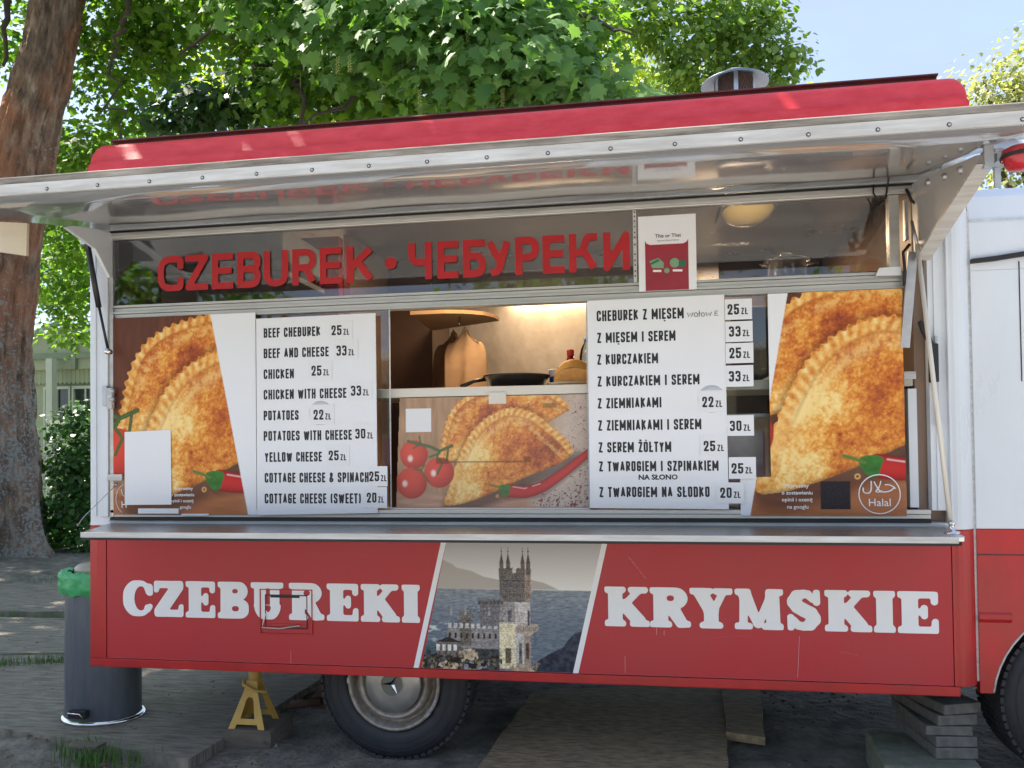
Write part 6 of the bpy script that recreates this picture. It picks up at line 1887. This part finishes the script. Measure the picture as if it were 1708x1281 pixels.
def limb(mb, a, b, r0, r1, seed, n=9, wob=.12):
    rs = random.Random(seed); pts = []; rr = []
    a = np.array(a, float); b = np.array(b, float)
    for i in range(n):
        t = i / (n - 1)
        p = a + (b - a) * t + np.array([rs.uniform(-1, 1), rs.uniform(-1, 1), rs.uniform(-1, 1)]) * wob * math.sin(math.pi * t)
        pts.append(p); rr.append(r0 + (r1 - r0) * t)
    mb.tube(pts, rr, 8)
    return pts


# --- the big old tree on the left
bt_ = thing('old_maple_tree', 'big old tree with rust-brown bark and blue-grey lichen left of the truck', 'tree', (-4.95, 5.2, 0))
prof = [(-0.15, 0.92, -5.52), (0.05, 0.82, -5.52), (0.3, 0.7, -5.5), (0.7, 0.62, -5.44), (1.2, 0.54, -5.39), (1.7, 0.48, -5.38), (2.3, 0.42, -5.36), (2.9, 0.38, -5.3), (3.4, 0.37, -5.24), (3.9, 0.36, -5.16), (4.4, 0.37, -5.08), (4.9, 0.34, -4.96), (5.5, 0.31, -4.8), (6.2, 0.28, -4.58), (7.0, 0.26, -4.42), (8.2, 0.22, -4.22)]
nz = 120; na = 120; vs = []
zz = np.linspace(-.15, 8.2, nz)
pz = np.array([p[0] for p in prof]); pr_ = np.array([p[1] for p in prof]); px_ = np.array([p[2] for p in prof])
A = np.linspace(0, 2 * math.pi, na, endpoint=False)
ZZ, AA = np.meshgrid(zz, A, indexing='ij')
Rr = np.interp(ZZ, pz, pr_); Xc = np.interp(ZZ, pz, px_)
lob = ss(2.2, 0, ZZ) * (.16 * np.sin(AA * 5 + 1.2) + .07 * np.sin(AA * 9 + 2))
furrow = (fbm(AA * 9 + 3, ZZ * 1.5, 1.0, 71, 4) - .5) * .15 + (fbm(AA * 30 + 3, ZZ * 6, 1.0, 73, 3) - .5) * .045
knob = .16 * np.exp(-(((AA - 4.95) / .35) ** 2 + ((ZZ - 4.15) / .22) ** 2)) - .10 * np.exp(-(((AA - 4.95) / .22) ** 2 + ((ZZ - 3.95) / .12) ** 2))
Rr = Rr * (1 + lob) + furrow + knob
V = np.stack([Xc + Rr * np.cos(AA), 5.2 + Rr * np.sin(AA), ZZ], -1).reshape(-1, 3)
kk = np.arange(nz * na).reshape(nz, na)
q = np.stack([kk[:-1], np.roll(kk[:-1], -1, 1), np.roll(kk[1:], -1, 1), kk[1:]], -1).reshape(-1, 4)
MB().add(V.tolist(), q.tolist(), True).build('trunk', M['bark'], bt_, fix=False)
br = MB()
limb(br, (-4.4, 5.2, 7.6), (-1.6, 5.0, 8.2), .14, .05, 1, wob=.2)
limb(br, at(215, 0, 5.0), at(185, 110, 5.0), .035, .015, 3); limb(br, at(185, 110, 5.0), at(200, 240, 5.0), .02, .006, 4)
limb(br, at(12, -40, 5.2), at(5, 110, 5.2), .05, .02, 6)
limb(br, at(430, 130, 4.6), at(330, 200, 4.8), .05, .015, 7); limb(br, at(470, 60, 4.6), at(430, 130, 4.6), .06, .05, 8)
limb(br, at(395, 30, 4.6), at(300, 90, 4.8), .03, .01, 9)
br.build('branches', M['branch'], bt_)
foliage('crown', M['leaf_left'], [
    C(170, 40, 6.2, .9, .7, .55, 1150), C(270, 30, 5.6, .7, .6, .45, 950), C(385, 20, 5.2, .5, .6, .36, 800), C(200, 150, 6.6, .6, .6, .6, 800), C(270, 100, 6.0, .5, .5, .35, 450), C(450, 90, 5.4, .4, .5, .3, 350),
    C(130, 250, 7.2, .55, .6, .6, 900), C(190, 270, 6.8, .5, .5, .3, 420), C(120, 380, 8.0, .5, .7, .8, 900), C(110, 470, 8.6, .5, .7, .7, 900), C(130, 560, 9, .4, .6, .2, 200), C(20, 40, 7.0, .7, .6, .9, 700), C(60, -120, 5.6, 1.6, 1.2, .8, 1500), C(350, -90, 5.2, 1.6, 1.2, .7, 1400)],
    .105, MAPLE, 5, bt_, per=10, spread=.17, view=.35, dens=1.25)
foliage('added_shade_crown', M['leaf_left'], [((-5.5, 3.0, 8.6), (2.4, 2.2, 1.0), 3600), ((-8.8, 3.0, 8.2), (2.2, 2.4, 1.3), 3800), ((-9.8, 5.4, 8.0), (1.8, 1.6, 1.3), 2200), ((-3.4, 1.2, 7.6), (1.8, 1.8, .7), 2400), ((-6.2, .2, 7.4), (1.9, 1.9, .8), 3000), ((-8.8, -.8, 6.4), (1.6, 1.8, 1.0), 1500)],  # unseen leaf clusters added above view to shade the left ground
    .20, MAPLE, 8, bt_, per=10, spread=.24, view=0)
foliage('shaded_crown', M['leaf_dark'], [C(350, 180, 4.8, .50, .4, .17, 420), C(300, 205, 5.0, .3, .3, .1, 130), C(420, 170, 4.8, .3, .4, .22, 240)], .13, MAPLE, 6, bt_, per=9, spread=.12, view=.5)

# --- the near maple whose boughs hang over the truck
mt = thing('hanging_maple_tree', 'maple with big green leaves hanging over the middle of the truck roof', 'tree', (1.6, 5.6, 0))
tm = MB()
limb(tm, (1.9, 5.6, -.1), at(905, 40, 5.2), .30, .2, 20, wob=.15)
limb(tm, at(905, 60, 5.2), at(880, -160, 4.6), .2, .14, 21)
tm.build('trunk', M['branch'], mt)
bb = MB()
for i, (p, q_) in enumerate([((905, 20, 5.0), (700, 40, 3.6)), ((905, 20, 5.0), (560, 60, 3.6)), ((880, -60, 4.6), (450, 20, 3.6)), ((890, 40, 5.0), (960, 150, 3.4)), ((890, -20, 5.0), (820, 110, 3.2)), ((700, 60, 4.2), (500, 210, 3.9)), ((505, 100, 4.2), (488, 230, 4.1)), ((900, 10, 5.0), (1060, 60, 4.2))]):
    limb(bb, at(*p), at(*q_), .045, .008, 30 + i, wob=.12)
bb.build('branches', M['branch'], mt)
foliage('crown', M['leaf_near'], [
    C(500, 20, 3.6, .5, .5, .3, 330), C(610, 60, 3.3, .5, .5, .35, 420), C(720, 60, 3.1, .5, .5, .35, 470), C(820, 80, 3.0, .5, .5, .40, 520), C(900, 120, 3.0, .40, .45, .34, 420), C(960, 155, 3.1, .30, .4, .22, 260),
    C(1010, 178, 3.3, .22, .3, .12, 110), C(760, 130, 3.2, .45, .4, .25, 330), C(640, -40, 3.3, .8, .6, .4, 500), C(860, 0, 3.2, .6, .6, .4, 450), C(450, -30, 3.5, .6, .6, .35, 350)],
    .128, MAPLE, 41, mt, per=8, spread=.15, droop=.8, view=.55, dens=1.35)
foliage('added_shade_crown', M['leaf_near'], [((-1.2, .8, 7.0), (1.4, 1.1, .5), 800), ((.5, .6, 6.8), (1.2, .8, .4), 500)],  # unseen clusters added overhead to keep the sun off the roof
    .20, MAPLE, 44, mt, per=10, spread=.22, view=0)
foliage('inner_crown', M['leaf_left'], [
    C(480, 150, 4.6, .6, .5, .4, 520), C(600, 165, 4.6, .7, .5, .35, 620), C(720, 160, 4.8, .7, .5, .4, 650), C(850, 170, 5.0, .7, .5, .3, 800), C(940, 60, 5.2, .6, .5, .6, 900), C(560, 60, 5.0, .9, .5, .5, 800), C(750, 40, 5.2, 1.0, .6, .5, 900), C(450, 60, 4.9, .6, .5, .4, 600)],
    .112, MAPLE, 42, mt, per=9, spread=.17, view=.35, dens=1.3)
bl_m = MB()
for (px, py) in ((563, 95), (583, 92), (838, 148), (730, 28), (888, 120), (1020, 98), (700, 150), (780, 45)):
    p = at(px, py, 2.75)
    for i in range(26):
        a = i * 2.4
        bl_m.lathe([(0, -.006), (.006, 0), (0, .006)], (p[0] + .012 * math.cos(a), p[1] + .012 * math.sin(a), p[2] - i * .0055), 'z', 5)
tag(bl_m.build('blossoms', M['blossom'], mt, fix=False), kind='stuff')

# --- linden to the right of it
lt_t = thing('linden_tree', 'tree with small fresh leaves behind the roof chimney', 'tree', (4.1, 7.6, 0))
tm = MB(); limb(tm, (4.1, 7.6, -.1), at(1200, 90, 7.6), .2, .09, 50, wob=.1); limb(tm, at(1200, 95, 7.6), at(1190, -120, 7.6), .085, .05, 51, wob=.1)
limb(tm, at(1200, 60, 7.6), at(1290, 30, 7.4), .04, .015, 52); limb(tm, at(1200, 40, 7.6), at(1080, 40, 7.4), .05, .02, 53); limb(tm, at(1120, 90, 7.6), at(1040, 20, 7.4), .03, .01, 54); limb(tm, at(1200, 100, 7.6), at(1310, 110, 7.4), .03, .01, 55)
tm.build('trunk', M['branch'], lt_t)
foliage('crown', M['leaf_right'], [
    C(1000, 20, 7.0, .45, .6, .35, 600), C(1080, 20, 7.0, .55, .6, .45, 1200), C(1150, 60, 7.0, .55, .6, .55, 1500), C(1210, 20, 7.0, .5, .6, .45, 1200), C(1260, 70, 7.0, .38, .5, .50, 1100), C(1320, 110, 7.0, .17, .3, .22, 240), C(1160, 140, 7.2, .45, .5, .22, 700),
    C(1240, 135, 7.2, .40, .4, .18, 500), C(1280, 10, 7.0, .17, .3, .28, 260), C(1315, 90, 6.9, .12, .2, .12, 110), C(1300, 150, 7.0, .14, .2, .08, 90), C(1050, -120, 7.0, 1.2, .8, .6, 1200)],
    .088, LINDEN, 55, lt_t, per=9, spread=.12, view=.3)

# --- sunlit trees farther off, seen through the gaps
def far_tree(label, x, y, clusters, seed, m=None, size=.16, shape=SMALL, name='distant_tree'):
    t = thing(name, label, 'tree', (x, y, 0))
    mb = MB(); limb(mb, (x, y, -.1), (x + .2, y, 5.2), .22, .1, seed, wob=.1)
    for i, (c, r, n) in enumerate(clusters[:4]): limb(mb, (x + .15, y, 4.2), c, .07, .02, seed + 3 + i)
    mb.build('trunk', M['branch'], t)
    foliage('crown', m or M['leaf_far'], clusters, size, shape, seed, t, per=14, spread=.30, view=.2)
    return t


far_tree('sunlit yellow-green tree glimpsed through the gap in the left foliage', -6.2, 15.0,
         [C(370, 120, 15, 1.1, 1, 1.0, 1500), C(420, 60, 15, 1.0, 1, .8, 900), C(300, 230, 15, .9, 1, .5, 500), C(480, 190, 15, 1.3, 1, .6, 1200)], 91)
far_tree('sunlit yellow-green tree seen low behind the hanging maple leaves', -1.0, 16.0,
         [C(620, 190, 16, 1.8, 1, .7, 1600), C(760, 200, 16, 1.6, 1, .7, 1300), C(560, 100, 17, 1.6, 1, .9, 900)], 95)
far_tree('bright yellow-green tree between the maple and the chimney', 4.6, 16.0,
         [C(1030, 120, 16, 1.2, 1, 1.1, 2200), C(1100, 160, 16, 1.0, 1, .6, 1000), C(1170, 170, 16, 1.3, 1, .5, 900), C(940, 190, 16, 1.2, 1, .5, 900), C(1300, 182, 16, 1.6, 1, .25, 500)], 99)
far_tree('pale yellowish tree with a pointed top beyond the cab on the right', 9.6, 12.0,
         [C(1690, 130, 12, .22, .4, .55, 450), C(1715, 200, 12, .55, .5, .7, 900), C(1650, 165, 12, .40, .4, .38, 420), C(1640, 130, 12, .22, .3, .2, 130), C(1690, 270, 12, .7, .5, .5, 900), C(1665, 205, 12, .35, .4, .3, 300), C(1760, 120, 12, .6, .6, 1.0, 900)], 103, M['leaf_pale'], .10, LINDEN)

# --- green masses low behind, left of the truck
far_tree('dense green tree behind the pavilion at far left', -10.5, 17.0,
         [C(100, 420, 17, 1.6, 1, 1.8, 2600), C(60, 300, 17, 1.8, 1, 1.6, 2000), C(190, 330, 17, 1.4, 1, 1.3, 1600), C(240, 250, 18, 1.4, 1, .8, 900), C(120, 560, 17, 1.5, 1, .6, 700)], 107, M['leaf_left'], .2)

# --- shrub beside the trunk
bs = thing('shrub', 'dark green leafy shrub between the old tree and the truck', 'shrub', (-3.5, 5.9, 0))
mb = MB()
for i in range(9): limb(mb, (-3.6 + .04 * i, 6.0, 0), (-3.9 + .14 * i, 5.9 + .1 * (i % 3), 1.2 + .25 * (i % 4)), .014, .004, 200 + i, wob=.1)
mb.build('stems', M['twig'], bs)
foliage('leaves', M['leaf_bush'], [C(128, 770, 5.9, .24, .35, .45, 900), C(118, 850, 5.8, .26, .35, .35, 900), C(140, 900, 5.7, .22, .3, .25, 600), C(132, 700, 6.0, .14, .2, .30, 360), C(150, 800, 6.1, .3, .3, .6, 900), C(100, 800, 6.2, .24, .3, .5, 700), C(105, 715, 6.4, .16, .25, .3, 300), C(95, 890, 6.1, .25, .3, .3, 500)],
        .075, LINDEN, 61, bs, per=8, spread=.09, view=.4)

# ================================================================== PAVILION at far left
pv = thing('garden_pavilion', 'pale green wooden pavilion with gable and white posts behind the trees', 'pavilion', (-9.0, 11.0, 0))
MB().box(-11.2, -7.2, 11.2, 14.0, 0, 3.05).build('wall', M['pav'], pv)
MB().prism([(-11.6, 3.06), (-9.1, 3.95), (-6.6, 3.06)], 11.0, 14.2, 'xz').build('gable', M['pav'], pv)
MB().bar((-11.9, 10.96, 3.02), (-9.1, 10.96, 4.03), .10, .06, (0, 1, 0)).build('barge_board', M['pav_trim'], pv)
MB().bar((-9.1, 10.96, 4.03), (-6.3, 10.96, 3.02), .10, .06, (0, 1, 0)).build('barge_board', M['pav_trim'], pv)
MB().box(-11.3, -7.1, 10.94, 10.995, 3.27, 3.37).box(-8.86, -8.76, 10.93, 10.99, 3.05, 3.9).build('cross_beam', M['pav_trim'], pv)
for i in range(40):
    xx = -11.2 + i * .1
    MB().prism([(xx + .003, 3.26), (xx + .097, 3.26), (xx + .097, 2.80), (xx + .05, 2.76), (xx + .003, 2.80)], 11.12, 11.14, 'xz').build('board', M['pav'], pv)
for xx in (-9.17, -7.6): MB().box(xx - .07, xx + .07, 10.7, 10.84, 0, 3.25).build('post', M['pav_white'], pv)
for x0_ in (-9.62, -8.96, -8.30):
    f_ = MB().box(x0_ - .04, x0_, 11.13, 11.19, 1.35, 2.72).box(x0_ + .54, x0_ + .58, 11.13, 11.19, 1.35, 2.72).box(x0_, x0_ + .54, 11.13, 11.19, 2.66, 2.72).box(x0_, x0_ + .54, 11.13, 11.19, 1.35, 1.41).box(x0_ + .25, x0_ + .28, 11.14, 11.18, 1.411, 2.659).box(x0_, x0_ + .249, 11.14, 11.18, 2.18, 2.21).box(x0_ + .281, x0_ + .54, 11.14, 11.18, 2.18, 2.21).build('window', M['pav_white'], pv)
    MB().box(x0_, x0_ + .54, 11.185, 11.195, 1.41, 2.66).build('pane', M['pane'], f_)

# ================================================================== what stands behind the photographer (seen in reflections)
ob = thing('market_building', 'long low cream building with a mauve base across the street', 'building', (2, -16, 0))
MB().box(-14, 16, -18, -16, 0, 1.6).build('base_wall', M['pinkwall'], ob)
MB().box(-14, 16, -18, -16.02, 1.6, 3.6).build('wall', M['creamwall'], ob)
MB().box(-14.3, 16.3, -18.2, -15.6, 3.6, 3.75).build('roof', M['white'], ob)
for i in range(8):
    MB().box(-12 + i * 3.4, -10.6 + i * 3.4, -16.015, -15.99, 1.7, 3.0).build('window', M['pane'], ob)
for i, (x, y) in enumerate(((-7, -11), (1.5, -13), (9, -12))):
    far_tree('leafy street tree behind the photographer, %s' % ('toward the left end', 'in the middle', 'toward the right end')[i], x, y,
             [((x, y, 5.4), (2.2, 2, 1.5), 1300), ((x + 1.2, y, 4.6), (1.5, 1.5, 1.0), 700), ((x - 1.3, y, 4.8), (1.5, 1.5, 1.0), 700)], 300 + i, M['leaf_left'], .22, name='street_tree')
